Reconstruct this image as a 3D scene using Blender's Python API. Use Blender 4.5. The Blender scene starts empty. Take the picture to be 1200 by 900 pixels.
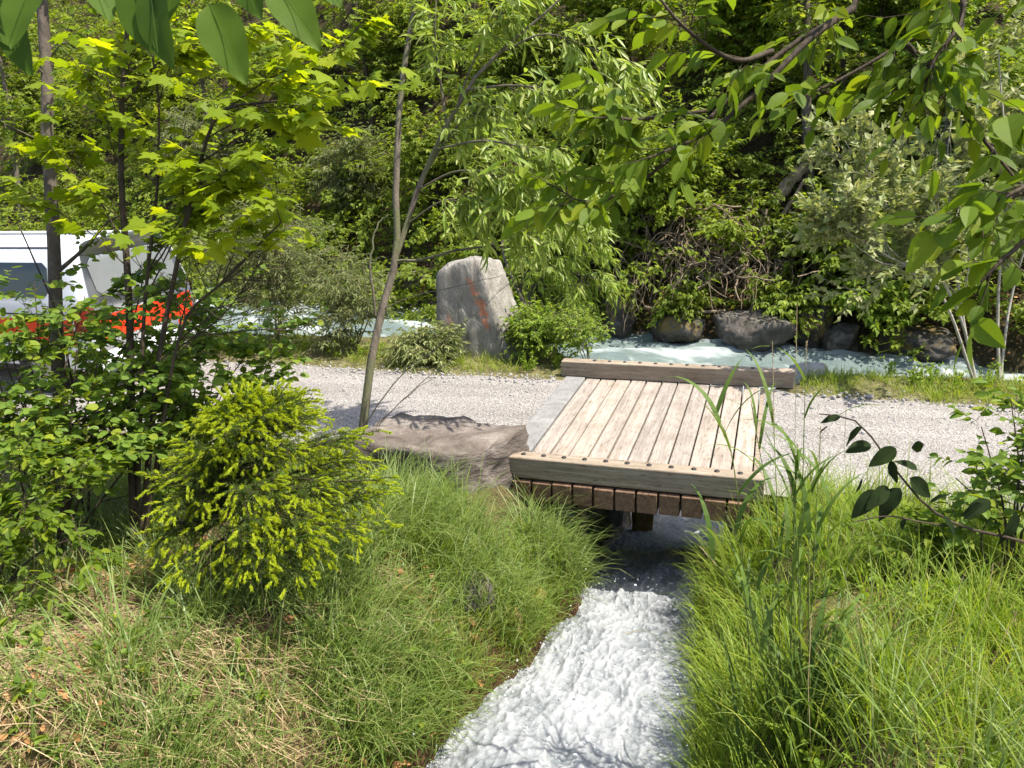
import bpy, math, random
import numpy as np
from mathutils import Matrix, Vector
rng = np.random.default_rng(11)
sc = bpy.context.scene
COL = sc.collection
# ------------------------------------------------------------------ camera
FPX = 900.0; CH = 3.0                         # focal length in pixels of a 1200 px wide picture, camera height over the road
_d1 = np.array([317, -316, 900.]); _d2 = np.array([-2715, -160, 900.])
_Y = _d1/np.linalg.norm(_d1); _X = -(_d2-_d2.dot(_Y)*_Y); _X /= np.linalg.norm(_X); _Z = np.cross(_X, _Y)
RW = np.array([_X, _Y, _Z])                   # world <- camera (x right, y down, z forward)
CAM = np.array([0, 0, CH])
cd = bpy.data.cameras.new('camera'); cam = bpy.data.objects.new('camera', cd); COL.objects.link(cam)
cd.sensor_width = 36; cd.lens = 36*FPX/1200; cd.clip_end = 500; cd.clip_start = 0.05
cx, cy, cz = RW[:, 0], -RW[:, 1], -RW[:, 2]
cam.matrix_world = Matrix(((cx[0], cy[0], cz[0], 0), (cx[1], cy[1], cz[1], 0), (cx[2], cy[2], cz[2], CH), (0, 0, 0, 1)))
sc.camera = cam; cd.dof.use_dof = True; cd.dof.focus_distance = 8.; cd.dof.aperture_fstop = 13
# ------------------------------------------------------------------ light
SUN_EL, SUN_AZ = math.radians(63), math.radians(80)      # azimuth from +Y (across the river) towards +X
wd = bpy.data.worlds.new('World'); sc.world = wd; wd.use_nodes = True
nt = wd.node_tree; bg = nt.nodes['Background']; sky = nt.nodes.new('ShaderNodeTexSky')
sky.sky_type = 'NISHITA'; sky.sun_disc = False; sky.sun_elevation = SUN_EL; sky.sun_rotation = SUN_AZ
sky.dust_density = 2.; sky.ozone_density = .5; nt.links.new(sky.outputs[0], bg.inputs[0]); bg.inputs[1].default_value = 0.15
sl = bpy.data.lights.new('sun', 'SUN'); so = bpy.data.objects.new('sun', sl); COL.objects.link(so)
sl.energy = 4.7; sl.angle = math.radians(0.53); sl.color = (1, .95, .87)
sdir = Vector((math.sin(SUN_AZ)*math.cos(SUN_EL), math.cos(SUN_AZ)*math.cos(SUN_EL), math.sin(SUN_EL)))
so.rotation_euler = sdir.to_track_quat('Z', 'Y').to_euler()
vs = sc.view_settings; vs.view_transform = 'Standard'; vs.look = 'None'; vs.gamma = 1; vs.exposure = 1.08
try:
    cy_ = sc.cycles; cy_.use_denoising = True; cy_.max_bounces = 9; cy_.diffuse_bounces = 6; cy_.glossy_bounces = 2
    cy_.transmission_bounces = 4; cy_.transparent_max_bounces = 4; cy_.sample_clamp_indirect = 6; cy_.caustics_reflective = False
except Exception: pass

# ------------------------------------------------------------------ helpers: pixels to points, noise, meshes
def ray(px, py): return RW @ np.array([(px-600)/FPX, (py-450)/FPX, 1.])
def at(px, py, z=None, dep=None, y=None):
    r = ray(px, py)
    t = dep if dep is not None else (y/r[1] if y is not None else (z-CH)/r[2])
    return CAM + r*t
def depth_of(p): return float(((np.array(p)-CAM) @ RW)[2])
def nrm(v): return v/np.maximum(np.linalg.norm(v, axis=-1, keepdims=True), 1e-9)
def _hash(i, j, k, s):
    h = (i.astype(np.int64)*374761393 + j.astype(np.int64)*668265263 + k.astype(np.int64)*2147483647 + s*974634777) & 0xffffffff
    h = ((h ^ (h >> 13))*1274126177) & 0xffffffff
    return ((h ^ (h >> 16)) & 0xffff)/65535.0
def vnoise(p, s=0):
    p = np.asarray(p, float); i = np.floor(p).astype(np.int64); f = p-i; f = f*f*(3-2*f); o = 0
    for a in (0, 1):
        for b in (0, 1):
            for c in (0, 1):
                w = (f[..., 0] if a else 1-f[..., 0])*(f[..., 1] if b else 1-f[..., 1])*(f[..., 2] if c else 1-f[..., 2])
                o = o + w*_hash(i[..., 0]+a, i[..., 1]+b, i[..., 2]+c, s)
    return o*2-1
def fbm(p, oct=4, s=0, gain=.5):
    o = 0; a = 1; p = np.asarray(p, float)
    for q in range(oct): o = o + a*vnoise(p*2.0**q+q*17.3, s+q); a *= gain
    return o
def n2(x, y, f, oct=3, s=0): return fbm(np.stack([x*f, y*f, np.zeros_like(x)+s*3.7], -1), oct, s)

class G:                                      # gathers vertices and faces of ONE mesh
    def __init__(s): s.v = []; s.f3 = []; s.f4 = []; s.n = 0; s.c = []
    def add(s, V, F):
        V = np.asarray(V, float).reshape(-1, 3); F = np.asarray(F, int)
        (s.f3 if F.shape[1] == 3 else s.f4).append(F+s.n); s.v.append(V); s.n += len(V)
    def addm(s, V, Fs):
        V = np.asarray(V, float).reshape(-1, 3); s.v.append(V)
        for F in Fs:
            F = np.asarray(F, int)
            if len(F): (s.f3 if F.shape[1] == 3 else s.f4).append(F+s.n)
        s.n += len(V)
    def build(s, name, mat, parent=None, smooth=False, loc=(0, 0, 0)):
        V = np.concatenate(s.v) if s.v else np.zeros((0, 3)); me = bpy.data.meshes.new(name)
        V = V-np.asarray(loc, float)
        f3 = np.concatenate(s.f3) if s.f3 else np.zeros((0, 3), int); f4 = np.concatenate(s.f4) if s.f4 else np.zeros((0, 4), int)
        me.vertices.add(len(V)); me.vertices.foreach_set('co', V.astype(np.float32).ravel())
        idx = np.concatenate([f3.ravel(), f4.ravel()]).astype(np.int32); me.loops.add(len(idx)); me.loops.foreach_set('vertex_index', idx)
        st = np.concatenate([np.arange(len(f3))*3, len(f3)*3+np.arange(len(f4))*4]).astype(np.int32)
        me.polygons.add(len(st)); me.polygons.foreach_set('loop_start', st)
        me.polygons.foreach_set('loop_total', np.concatenate([np.full(len(f3), 3), np.full(len(f4), 4)]).astype(np.int32))
        me.polygons.foreach_set('use_smooth', np.full(len(st), smooth, bool))
        me.update(calc_edges=True); me.validate()
        if s.c:
            a = me.color_attributes.new('zone', 'FLOAT_COLOR', 'POINT'); C = np.concatenate(s.c)
            a.data.foreach_set('color', np.concatenate([C, np.ones((len(C), 1))], 1).astype(np.float32).ravel())
        o = bpy.data.objects.new(name, me); COL.objects.link(o)
        if mat: me.materials.append(mat)
        o.location = loc
        if parent is not None:
            o.parent = parent
            q = parent; pw = Vector((0, 0, 0))
            while q: pw = pw+q.location; q = q.parent
            o.location = Vector(loc)-pw
        return o
def tag(o, label=None, cat=None, group=None, kind=None):
    if label: o['label'] = label
    if cat: o['category'] = cat
    if group: o['group'] = group
    if kind: o['kind'] = kind
    return o
def thing(name, loc, label, cat, group=None):
    o = bpy.data.objects.new(name, None); COL.objects.link(o); o.location = [float(q) for q in loc]; o.empty_display_size = .1
    return tag(o, label, cat, group)
BOXF = np.array([[0, 3, 2, 1], [4, 5, 6, 7], [0, 1, 5, 4], [1, 2, 6, 5], [2, 3, 7, 6], [3, 0, 4, 7]])
def box(g, lo, hi):
    x0, y0, z0 = lo; x1, y1, z1 = hi
    g.add([(x0, y0, z0), (x1, y0, z0), (x1, y1, z0), (x0, y1, z0), (x0, y0, z1), (x1, y0, z1), (x1, y1, z1), (x0, y1, z1)], BOXF)
def bevel(o, w, seg=2):
    m = o.modifiers.new('bevel', 'BEVEL'); m.width = w; m.segments = seg; m.limit_method = 'ANGLE'; return o
def grid_faces(nx, ny):
    i = np.arange(nx*ny).reshape(ny, nx)
    return np.stack([i[:-1, :-1], i[:-1, 1:], i[1:, 1:], i[1:, :-1]], -1).reshape(-1, 4)
def tubes(g, P, R, sides=4):                  # P (n,k,3) R (n,k): round tapering bars along n polylines
    P = np.asarray(P, float); R = np.asarray(R, float)
    if P.ndim == 2: P = P[None]; R = R.reshape(1, -1)
    n, k, _ = P.shape; T = np.gradient(P, axis=1); T = nrm(T)
    m = nrm(P[:, -1]-P[:, 0]); ref = np.where(np.abs(m[:, 2:3]) < .8, np.array([[0, 0, 1.]]), np.array([[1., .3, 0]]))
    U = nrm(np.cross(T, ref[:, None, :])); W = np.cross(T, U)
    a = np.arange(sides)*2*math.pi/sides
    V = P[:, :, None, :] + R[:, :, None, None]*(U[:, :, None, :]*np.cos(a)[None, None, :, None]+W[:, :, None, :]*np.sin(a)[None, None, :, None])
    idx = np.arange(n*k*sides).reshape(n, k, sides); nx = np.roll(idx, -1, axis=2)
    F = np.stack([idx[:, :-1], nx[:, :-1], nx[:, 1:], idx[:, 1:]], -1).reshape(-1, 4)
    g.add(V.reshape(-1, 3), F)
def smooth_path(pts, k):                      # Catmull-Rom through control points
    p = np.asarray(pts, float); p = np.vstack([2*p[0]-p[1], p, 2*p[-1]-p[-2]]); t = np.linspace(0, len(p)-3-1e-6, k); i = t.astype(int); f = (t-i)[:, None]
    a, b, c, d = p[i], p[i+1], p[i+2], p[i+3]
    return .5*((2*b)+(c-a)*f+(2*a-5*b+4*c-d)*f**2+(3*b-a-3*c+d)*f**3)
def sample(P, idx, t):                        # points and directions on polylines P[idx] at fraction t
    k = P.shape[1]; x = np.clip(t, 0, .999)*(k-1); i = x.astype(int); f = (x-i)[:, None]
    a = P[idx, i]; b = P[idx, i+1]; return a+(b-a)*f, nrm(b-a)
def shoots(base, d, L, k=5, up=0., wig=.12):
    n = len(base); P = np.zeros((n, k, 3)); P[:, 0] = base; d = nrm(d); L = np.broadcast_to(L, (n,))
    for i in range(1, k):
        d = nrm(d+np.array([0, 0, up])/(k-1)+rng.normal(0, wig, (n, 3))); P[:, i] = P[:, i-1]+d*(L/(k-1))[:, None]
    return P
def spread(d, ang):                           # directions tilted by ang away from d, at random roll
    n = len(d); r = rng.normal(0, 1, (n, 3)); r = nrm(r-(r*d).sum(1, keepdims=True)*d)
    return d*np.cos(ang)[:, None]+r*np.sin(ang)[:, None]

# leaf outlines: x across, y along, z out of the face
def _fan(o, c=(0, .42, .0), droop=.25, fold=.0):
    o = np.array(o, float); V = np.vstack([[c], np.c_[o, np.zeros(len(o))]]); V[:, 2] = fold*np.abs(V[:, 0])-droop*(V[:, 1]**2)*.6-droop*.8*V[:, 0]**2
    n = len(o); F = np.array([[0, 1+i, 1+(i+1) % n] for i in range(n)]); return V, F
_mo = [(0, 0), (.16, -.06), (.30, -.02), (.22, .14), (.50, .16), (.62, .34), (.44, .36), (.46, .56), (.28, .52), (.17, .60), (.12, .78), (0, 1.0)]
LEAF = {}
LEAF['maple'] = _fan(_mo+[(-x, y) for x, y in _mo[-2:0:-1]])
_rows = [(0, 0), (.17, .14), (.255, .34), (.25, .56), (.15, .80), (0, 1)]
def _ovate(rows, fold=.28, droop=.3):
    V = [(0, 0, 0)]; F3 = []; 
    for w, y in rows[1:-1]:
        z = -droop*y*y*.5; V += [(-w, y, z+fold*w), (0, y, z), (w, y, z+fold*w)]
    V.append((0, 1, -droop*.5)); n = len(V); F = [(0, 2, 1), (0, 3, 2)]
    for r in range(len(rows)-3):
        a = 1+3*r; b = a+3; F += [(a, a+1, b+1), (a, b+1, b), (a+1, a+2, b+2), (a+1, b+2, b+1)]
    a = n-4; F += [(a, a+1, n-1), (a+1, a+2, n-1)]; return np.array(V, float), np.array(F)
LEAF['ovate'] = _ovate(_rows)
LEAF['round'] = _ovate([(0, 0), (.26, .12), (.36, .36), (.34, .6), (.2, .84), (0, 1)], .2, .2)
LEAF['willow'] = _ovate([(0, 0), (.065, .2), (.09, .5), (.055, .8), (0, 1)], .3, .5)
LEAF['small'] = (np.array([(0, 0, 0), (.26, .42, .07), (0, .45, 0), (0, 1, -.12), (-.26, .42, .07)], float), np.array([(0, 1, 2), (1, 3, 2), (0, 2, 4), (4, 2, 3)]))
LEAF['lobed'] = _fan([(0, 0), (.3, .08), (.46, .3), (.3, .42), (.34, .66), (.12, .7), (0, 1), (-.12, .7), (-.34, .66), (-.3, .42), (-.46, .3), (-.3, .08)], droop=.3)
LEAF['narrow'] = (np.array([(0, 0, 0), (.1, .4, .03), (0, 1, -.2), (-.1, .4, .03)], float), np.array([(0, 1, 2), (0, 2, 3)]))
def leaves(g, P, D, size, kind, up=1.0, jit=.55):
    n = len(P)
    if n == 0: return
    V, F = LEAF[kind]; D = nrm(D); N = nrm(np.array([0, 0, up])+rng.normal(0, jit, (n, 3)))
    S = nrm(np.cross(D, N)); N = np.cross(S, D); s = np.broadcast_to(size, (n,))[:, None, None]
    wob = rng.uniform(.8, 1.2, (n, 1, 1))
    W = P[:, None, :]+s*(V[None, :, 0:1]*wob*S[:, None, :]+V[None, :, 1:2]*D[:, None, :]+V[None, :, 2:3]*rng.uniform(.3, 1.8, (n, 1, 1))*N[:, None, :])
    g.add(W.reshape(-1, 3), (F[None]+(np.arange(n)*len(V))[:, None, None]).reshape(-1, 3))
def big_leaf(g, P, D, size, nup, curl=.5):      # one large soft leaf with a curved blade, sunken midrib and side veins
    n = 15; m = 11; u = np.linspace(0, 1, n)[:, None]; v = np.linspace(-1, 1, m)[None]; w = .27*np.sin(math.pi*u**.8)**.8*(1-.25*u); x = v*w; y = u+0*v
    z = .10*np.abs(v)**1.3*w*2-.22*curl*u**2-.05*np.sin(u*9+v*2)*.4*w+.006*np.cos((u-np.abs(v)*.22)*62)*np.abs(v)*(1-np.abs(v)); z = z+.02*np.sin(y*14)*np.abs(v)**2*.6
    D = nrm(np.array(D)); N_ = nrm(np.array(nup, float)); S = nrm(np.cross(D, N_)); N_ = np.cross(S, D)
    W = np.array(P)+size*(x[..., None]*S+y[..., None]*D+z[..., None]*N_); g.add(W.reshape(-1, 3), grid_faces(m, n)); e = np.array(P); tubes(g, np.stack([e-D*size*.18, e, e+D*size*.9]), np.full((1, 3), size*.0045), 5)
def blades(g, base, h, az, lean, curl, w, k=5, tw=.5):
    n = len(base); s = np.linspace(0, 1, k)[None]; A = np.stack([np.cos(az), np.sin(az), np.zeros(n)], -1)
    th = lean[:, None]+curl[:, None]*s**1.6; st = (h/(k-1))[:, None]
    r = np.cumsum(np.sin(th)*st, 1)-np.sin(th[:, :1])*st; z = np.cumsum(np.cos(th)*st, 1)-np.cos(th[:, :1])*st
    P = base[:, None, :]+A[:, None, :]*r[..., None]; P[..., 2] += z
    a2 = az+math.pi/2+rng.normal(0, tw, n); S = np.stack([np.cos(a2), np.sin(a2), np.zeros(n)], -1)
    ww = (w[:, None]*np.clip(1.02-s**2.2, .04, 1)*(.6+.4*np.minimum(1, s*5)))[..., None]*.5
    V = np.stack([P-S[:, None]*ww, P+S[:, None]*ww], 2)           # n,k,2,3
    i = np.arange(n*k*2).reshape(n, k, 2)
    F = np.stack([i[:, :-1, 0], i[:, :-1, 1], i[:, 1:, 1], i[:, 1:, 0]], -1).reshape(-1, 4)
    g.add(V.reshape(-1, 3), F)
    return P

# ------------------------------------------------------------------ materials
def nodes(name):
    m = bpy.data.materials.new(name); m.use_nodes = True; t = m.node_tree; t.nodes.clear()
    out = t.nodes.new('ShaderNodeOutputMaterial'); return m, t, out
def N(t, typ, **kw):
    n = t.nodes.new(typ)
    for k, v in kw.items():
        if k.startswith('i_'):
            key = k[2:].replace('_', ' '); n.inputs[int(key) if key.isdigit() else key].default_value = v
        else: setattr(n, k, v)
    return n
def L(t, a, b): t.links.new(a, b)
def ramp(t, fac, stops, interp='LINEAR'):
    r = N(t, 'ShaderNodeValToRGB'); r.color_ramp.interpolation = interp; e = r.color_ramp.elements
    while len(e) < len(stops): e.new(.5)
    for q, (p, c) in zip(e, stops): q.position = p; q.color = (*c, 1) if len(c) == 3 else c
    if fac is not None: L(t, fac, r.inputs[0])
    return r
def mix(t, a, b, fac, mode='MIX'):
    m = N(t, 'ShaderNodeMix', data_type='RGBA', blend_type=mode)
    for s, v in ((m.inputs[0], fac), (m.inputs[6], a), (m.inputs[7], b)):
        if isinstance(v, (int, float)): s.default_value = v
        elif isinstance(v, tuple): s.default_value = (*v, 1)
        else: L(t, v, s)
    return m.outputs[2]
def noise(t, scale, detail=4, rough=.55, vec=None, dist=0.):
    n = N(t, 'ShaderNodeTexNoise', i_Scale=scale, i_Detail=detail, i_Roughness=rough, i_Distortion=dist)
    if vec is not None: L(t, vec, n.inputs['Vector'])
    return n
def coord(t, scale=None, rot=None):
    c = N(t, 'ShaderNodeNewGeometry').outputs['Position']
    if scale is None and rot is None: return c
    m = N(t, 'ShaderNodeMapping'); L(t, c, m.inputs[0])
    if scale: m.inputs['Scale'].default_value = scale
    if rot: m.inputs['Rotation'].default_value = rot
    return m.outputs[0]
def bump(t, h, strength, dist, nrm_=None):
    b = N(t, 'ShaderNodeBump', i_Strength=strength, i_Distance=dist); L(t, h, b.inputs['Height'])
    if nrm_ is not None: L(t, nrm_, b.inputs['Normal'])
    return b.outputs[0]
def leafmat(name, c1, c2, c3=None, trans=.45, tcol=(1.25, 1.2, .45), rough=.5, spec=.2, patch=1.5):
    m, t, out = nodes(name); g = N(t, 'ShaderNodeNewGeometry'); c1, c2, c3 = [(q[0]*1.14, q[1], q[2]*.8) for q in (c1, c2, c3 or c2)]
    r = ramp(t, g.outputs['Random Per Island'], [(0, c1), (.75, c2), (1, c3 or c2)])
    nz = noise(t, patch, 2, .5, coord(t)); c = mix(t, r.outputs[0], (.8, .84, .84), ramp(t, nz.outputs[0], [(.35, (0, 0, 0)), (.65, (.5, .5, .5))]).outputs[0], 'MULTIPLY')
    p = N(t, 'ShaderNodeBsdfPrincipled', i_Roughness=rough); p.inputs['Specular IOR Level'].default_value = spec; L(t, c, p.inputs['Base Color'])
    tr = N(t, 'ShaderNodeBsdfTranslucent'); L(t, mix(t, c, tcol, 1.0, 'MULTIPLY'), tr.inputs[0])
    mx = N(t, 'ShaderNodeMixShader', i_0=trans); L(t, p.outputs[0], mx.inputs[1]); L(t, tr.outputs[0], mx.inputs[2]); L(t, mx.outputs[0], out.inputs[0]); return m
def barkmat(name, c1, c2, moss=None, scale=18):
    m, t, out = nodes(name); v = coord(t, (1, 1, .3)); a = noise(t, scale, 6, .65, v); b = noise(t, scale*3.3, 3, .6, v)
    c = ramp(t, a.outputs[0], [(.32, c1), (.68, c2)]).outputs[0]
    if moss: c = mix(t, c, moss, ramp(t, noise(t, 2.2, 4, .6, coord(t)).outputs[0], [(.5, (0, 0, 0)), (.62, (1, 1, 1))]).outputs[0])
    p = N(t, 'ShaderNodeBsdfPrincipled', i_Roughness=.85); p.inputs['Specular IOR Level'].default_value = .2; L(t, c, p.inputs['Base Color'])
    L(t, bump(t, b.outputs[0], .7, .012), p.inputs['Normal']); L(t, p.outputs[0], out.inputs[0]); return m
def rockmat(name, c1, c2, c3, scale=3., moss=None, mossamt=.55, stripe=None, bumpd=.05, paint=None):
    m, t, out = nodes(name); v = coord(t, *(stripe or ((1, 1, 1), None)))
    a = noise(t, scale, 8, .62, v, .6); b = noise(t, scale*9, 4, .7, v); vo = N(t, 'ShaderNodeTexVoronoi', feature='DISTANCE_TO_EDGE', i_Scale=scale*1.4); L(t, noise(t, scale*2, 3, .5, v).outputs[1], vo.inputs['Vector'])
    c = ramp(t, a.outputs[0], [(.28, c1), (.5, c2), (.72, c3)]).outputs[0]
    c = mix(t, c, (.45, .45, .45), ramp(t, b.outputs[0], [(.5, (0, 0, 0)), (.72, (.7, .7, .7))]).outputs[0], 'MULTIPLY')
    if moss:
        mk = ramp(t, noise(t, scale*1.3, 5, .65, coord(t)).outputs[0], [(mossamt, (0, 0, 0)), (mossamt+.07, (1, 1, 1))]).outputs[0]; c = mix(t, c, moss, mk)
    if paint:                                                     # old orange paint marks on the face: (object-space centre x, z, half sizes, slant)
        tc = N(t, 'ShaderNodeTexCoord').outputs['Object']; sx = N(t, 'ShaderNodeSeparateXYZ'); L(t, tc, sx.inputs[0])
        for (px_, pz_, hx, hz, sl_, amt) in paint:
            def M(op, a_, b_): 
                q = N(t, 'ShaderNodeMath', operation=op)
                for i_, u in enumerate((a_, b_)):
                    if isinstance(u, (int, float)): q.inputs[i_].default_value = u
                    else: L(t, u, q.inputs[i_])
                return q.outputs[0]
            dz = M('SUBTRACT', sx.outputs[2], pz_); dx = M('SUBTRACT', M('SUBTRACT', sx.outputs[0], px_), M('MULTIPLY', dz, sl_))
            ex = M('SUBTRACT', 1., M('ADD', M('POWER', M('ABSOLUTE', M('DIVIDE', dx, hx), 0), 2.), M('POWER', M('ABSOLUTE', M('DIVIDE', dz, hz), 0), 4.)))
            e = M('ADD', ex, M('MULTIPLY', M('SUBTRACT', noise(t, 14, 4, .7, coord(t)).outputs[0], .55), 4.5))
            r_ = ramp(t, e, [(.1, (0, 0, 0)), (.8, (amt, amt, amt))]); c = mix(t, c, (.52, .17, .07), r_.outputs[0])
    p = N(t, 'ShaderNodeBsdfPrincipled', i_Roughness=.85); p.inputs['Specular IOR Level'].default_value = .25; L(t, c, p.inputs['Base Color'])
    nb = bump(t, a.outputs[0], .9, bumpd*1.4); nb = bump(t, b.outputs[0], .5, bumpd*.35, nb); L(t, nb, p.inputs['Normal']); L(t, p.outputs[0], out.inputs[0]); return m
def plain(name, col, rough=.5, metal=0., spec=.5, coat=0., dirt=None):
    m, t, out = nodes(name); p = N(t, 'ShaderNodeBsdfPrincipled', i_Roughness=rough, i_Metallic=metal); p.inputs['Specular IOR Level'].default_value = spec; p.inputs['Coat Weight'].default_value = coat
    nz = noise(t, 3, 5, .6, coord(t)); c = mix(t, col, dirt or tuple(q*.82 for q in col), ramp(t, nz.outputs[0], [(.45, (0, 0, 0)), (.75, (.8, .8, .8))]).outputs[0]); L(t, c, p.inputs['Base Color'])
    L(t, p.outputs[0], out.inputs[0]); return m
def woodmat(name, c1, c2, c3, axis, dirt=(.5, .46, .42)):
    m, t, out = nodes(name); s = [26, 26, 26]; s[axis] = 1.6; tc = N(t, 'ShaderNodeTexCoord'); g = N(t, 'ShaderNodeNewGeometry')
    off = N(t, 'ShaderNodeVectorMath', operation='ADD'); mp = N(t, 'ShaderNodeMapping'); mp.inputs['Scale'].default_value = s; L(t, g.outputs['Position'], mp.inputs[0])
    sc_ = N(t, 'ShaderNodeVectorMath', operation='SCALE'); sc_.inputs[0].default_value = (37, 91, 53); L(t, g.outputs['Random Per Island'], sc_.inputs['Scale']); L(t, mp.outputs[0], off.inputs[0]); L(t, sc_.outputs[0], off.inputs[1])
    a = noise(t, 1., 5, .6, off.outputs[0], .8); s2 = [60, 60, 60]; s2[axis] = 9; b = noise(t, 1, 4, .7, coord(t, tuple(s2)))
    c = ramp(t, a.outputs[0], [(.3, c1), (.52, c2), (.7, c3)]).outputs[0]
    c = mix(t, c, ramp(t, g.outputs['Random Per Island'], [(0, (.82, .82, .84)), (1, (1.08, 1.04, 1.0))]).outputs[0], 1., 'MULTIPLY')
    c = mix(t, c, dirt, ramp(t, b.outputs[0], [(.55, (0, 0, 0)), (.66, (1, 1, 1))]).outputs[0], 'MULTIPLY')
    c = mix(t, c, (.78, .76, .74), ramp(t, noise(t, 2.4, 5, .65, coord(t)).outputs[0], [(.45, (0, 0, 0)), (.7, (1, 1, 1))]).outputs[0], 'MULTIPLY')
    p = N(t, 'ShaderNodeBsdfPrincipled', i_Roughness=.8); p.inputs['Specular IOR Level'].default_value = .25; L(t, c, p.inputs['Base Color'])
    L(t, bump(t, a.outputs[0], .45, .006), p.inputs['Normal']); L(t, p.outputs[0], out.inputs[0]); return m
M = {}
M['maple'] = leafmat('maple_leaf', (.15, .25, .018), (.23, .34, .022), (.32, .41, .02), .6, (1.35, 1.25, .35))
M['shrub'] = leafmat('shrub_leaf', (.10, .19, .03), (.16, .27, .045), (.26, .34, .035), .45)
M['hazel'] = leafmat('hazel_leaf', (.085, .16, .018), (.14, .235, .022), (.22, .30, .022), .55, rough=.55)
M['shadeleaf'] = leafmat('shade_toned_leaf', (.012, .024, .010), (.018, .032, .012), (.026, .05, .012), .12, rough=.75, spec=.06)  # backlit shade is put into this near-black leaf colour
M['shaded_bigleaf'] = leafmat('shade_toned_broad_leaf', (.04, .09, .012), (.06, .12, .015), (.085, .15, .017), .4, rough=.6, spec=.12, patch=28)  # darker green than hazel: shade on the close leaves is in the colour
M['willow'] = leafmat('willow_leaf', (.19, .30, .045), (.27, .39, .085), (.39, .47, .19), .5, (1.15, 1.15, .6), .42, .4)
M['silver'] = leafmat('silver_leaf', (.17, .24, .09), (.28, .34, .17), (.4, .44, .27), .35, (1.1, 1.1, .6), .5)
M['osier'] = leafmat('osier_leaf', (.13, .18, .08), (.2, .25, .12), (.26, .3, .15), .35, (1.1, 1.1, .6))
M['wood_dark'] = leafmat('forest_leaf', (.125, .20, .03), (.185, .275, .042), (.28, .36, .055), .54, patch=.5)
M['wood_mid'] = leafmat('bush_leaf', (.14, .225, .028), (.20, .30, .038), (.29, .37, .055), .5, patch=.6)
M['wood_lime'] = leafmat('lit_bush_leaf', (.13, .235, .03), (.19, .31, .04), (.27, .37, .05), .48, patch=.8)
M['needle'] = leafmat('old_needle', (.06, .12, .018), (.09, .17, .022), (.14, .22, .025), .3, patch=6)
M['tip'] = leafmat('new_needle', (.30, .43, .025), (.40, .52, .033), (.50, .59, .05), .48, (1.2, 1.15, .4), patch=5)
M['grass'] = leafmat('grass_blade', (.16, .26, .04), (.24, .35, .055), (.36, .40, .10), .45, (1.2, 1.15, .5), .5, .35, 1.2)
M['grass2'] = leafmat('lush_grass_blade', (.155, .265, .03), (.225, .355, .045), (.36, .42, .09), .46, (1.2, 1.15, .45), .5, .3, 1.1)
M['sedge'] = leafmat('sedge_blade', (.12, .21, .05), (.19, .29, .085), (.30, .37, .15), .45, (1.15, 1.15, .55), .42, .45, 1.2)
M['reed'] = leafmat('reed_blade', (.07, .135, .03), (.11, .19, .045), (.17, .25, .07), .4)
M['straw'] = leafmat('straw_blade', (.30, .245, .16), (.42, .36, .25), (.52, .465, .35), .25, (1, 1, .8), .7, .2)
M['litter'] = leafmat('dead_leaf', (.2, .11, .05), (.36, .22, .11), (.5, .35, .2), .2, (1, .9, .7), .7, .2)
M['mossgrass'] = leafmat('mossy_blade', (.1, .13, .03), (.17, .2, .04), (.25, .22, .07), .3)
M['stalk'] = leafmat('stalk', (.12, .18, .05), (.18, .24, .08), (.25, .3, .12), .2)
M['bark'] = barkmat('grey_bark', (.05, .04, .03), (.14, .112, .085), (.085, .085, .04))
M['bark_light'] = barkmat('smooth_bark', (.085, .068, .05), (.19, .155, .115), (.12, .12, .06), 14)
M['bark_dark'] = barkmat('dark_bark', (.03, .022, .014), (.075, .055, .034), None, 16)
M['bark_pale'] = barkmat('pale_bark', (.22, .2, .15), (.4, .37, .29), None, 20)
M['twig'] = barkmat('green_twig', (.1, .1, .045), (.2, .19, .09), None, 20)
M['deadwood'] = barkmat('dead_wood', (.11, .078, .05), (.3, .23, .15), None, 10)
# ------------------------------------------------------------------ terrain
def interp(x, pts): return np.interp(x, [p[0] for p in pts], [p[1] for p in pts])
def stream_l(Y): return interp(Y, [(-9, -2.6), (0, -1.95), (3.2, -1.74), (4.73, -1.5), (5.5, -1.40), (6.2, -1.5), (8.9, -1.6), (10, -1.8), (12, -2.6)])
def stream_r(Y): return interp(Y, [(-9, -.2), (0, -.22), (3.6, -.3), (5.9, -.5), (6.3, -.4), (8.9, -.25), (9.1, -.02), (9.6, .25), (10.2, .7), (12, 1.8)])
def stream_w(Y): return interp(Y, [(-9, 1.2), (0, -.05), (3.2, -.5), (4.7, -.78), (5.9, -.95), (6.5, -1.12), (7.5, -1.5), (8.9, -2.02), (9.6, -2.12), (11, -2.16), (14, -2.2)])
def river_z(X): return np.clip(-2.05-.045*(X+1), -2.8, -1.0)
def river_far(X): return 18.0+.17*np.maximum(0, -1-X)+.35*np.sin(X*.9)+.15*np.sin(X*2.3)
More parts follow.
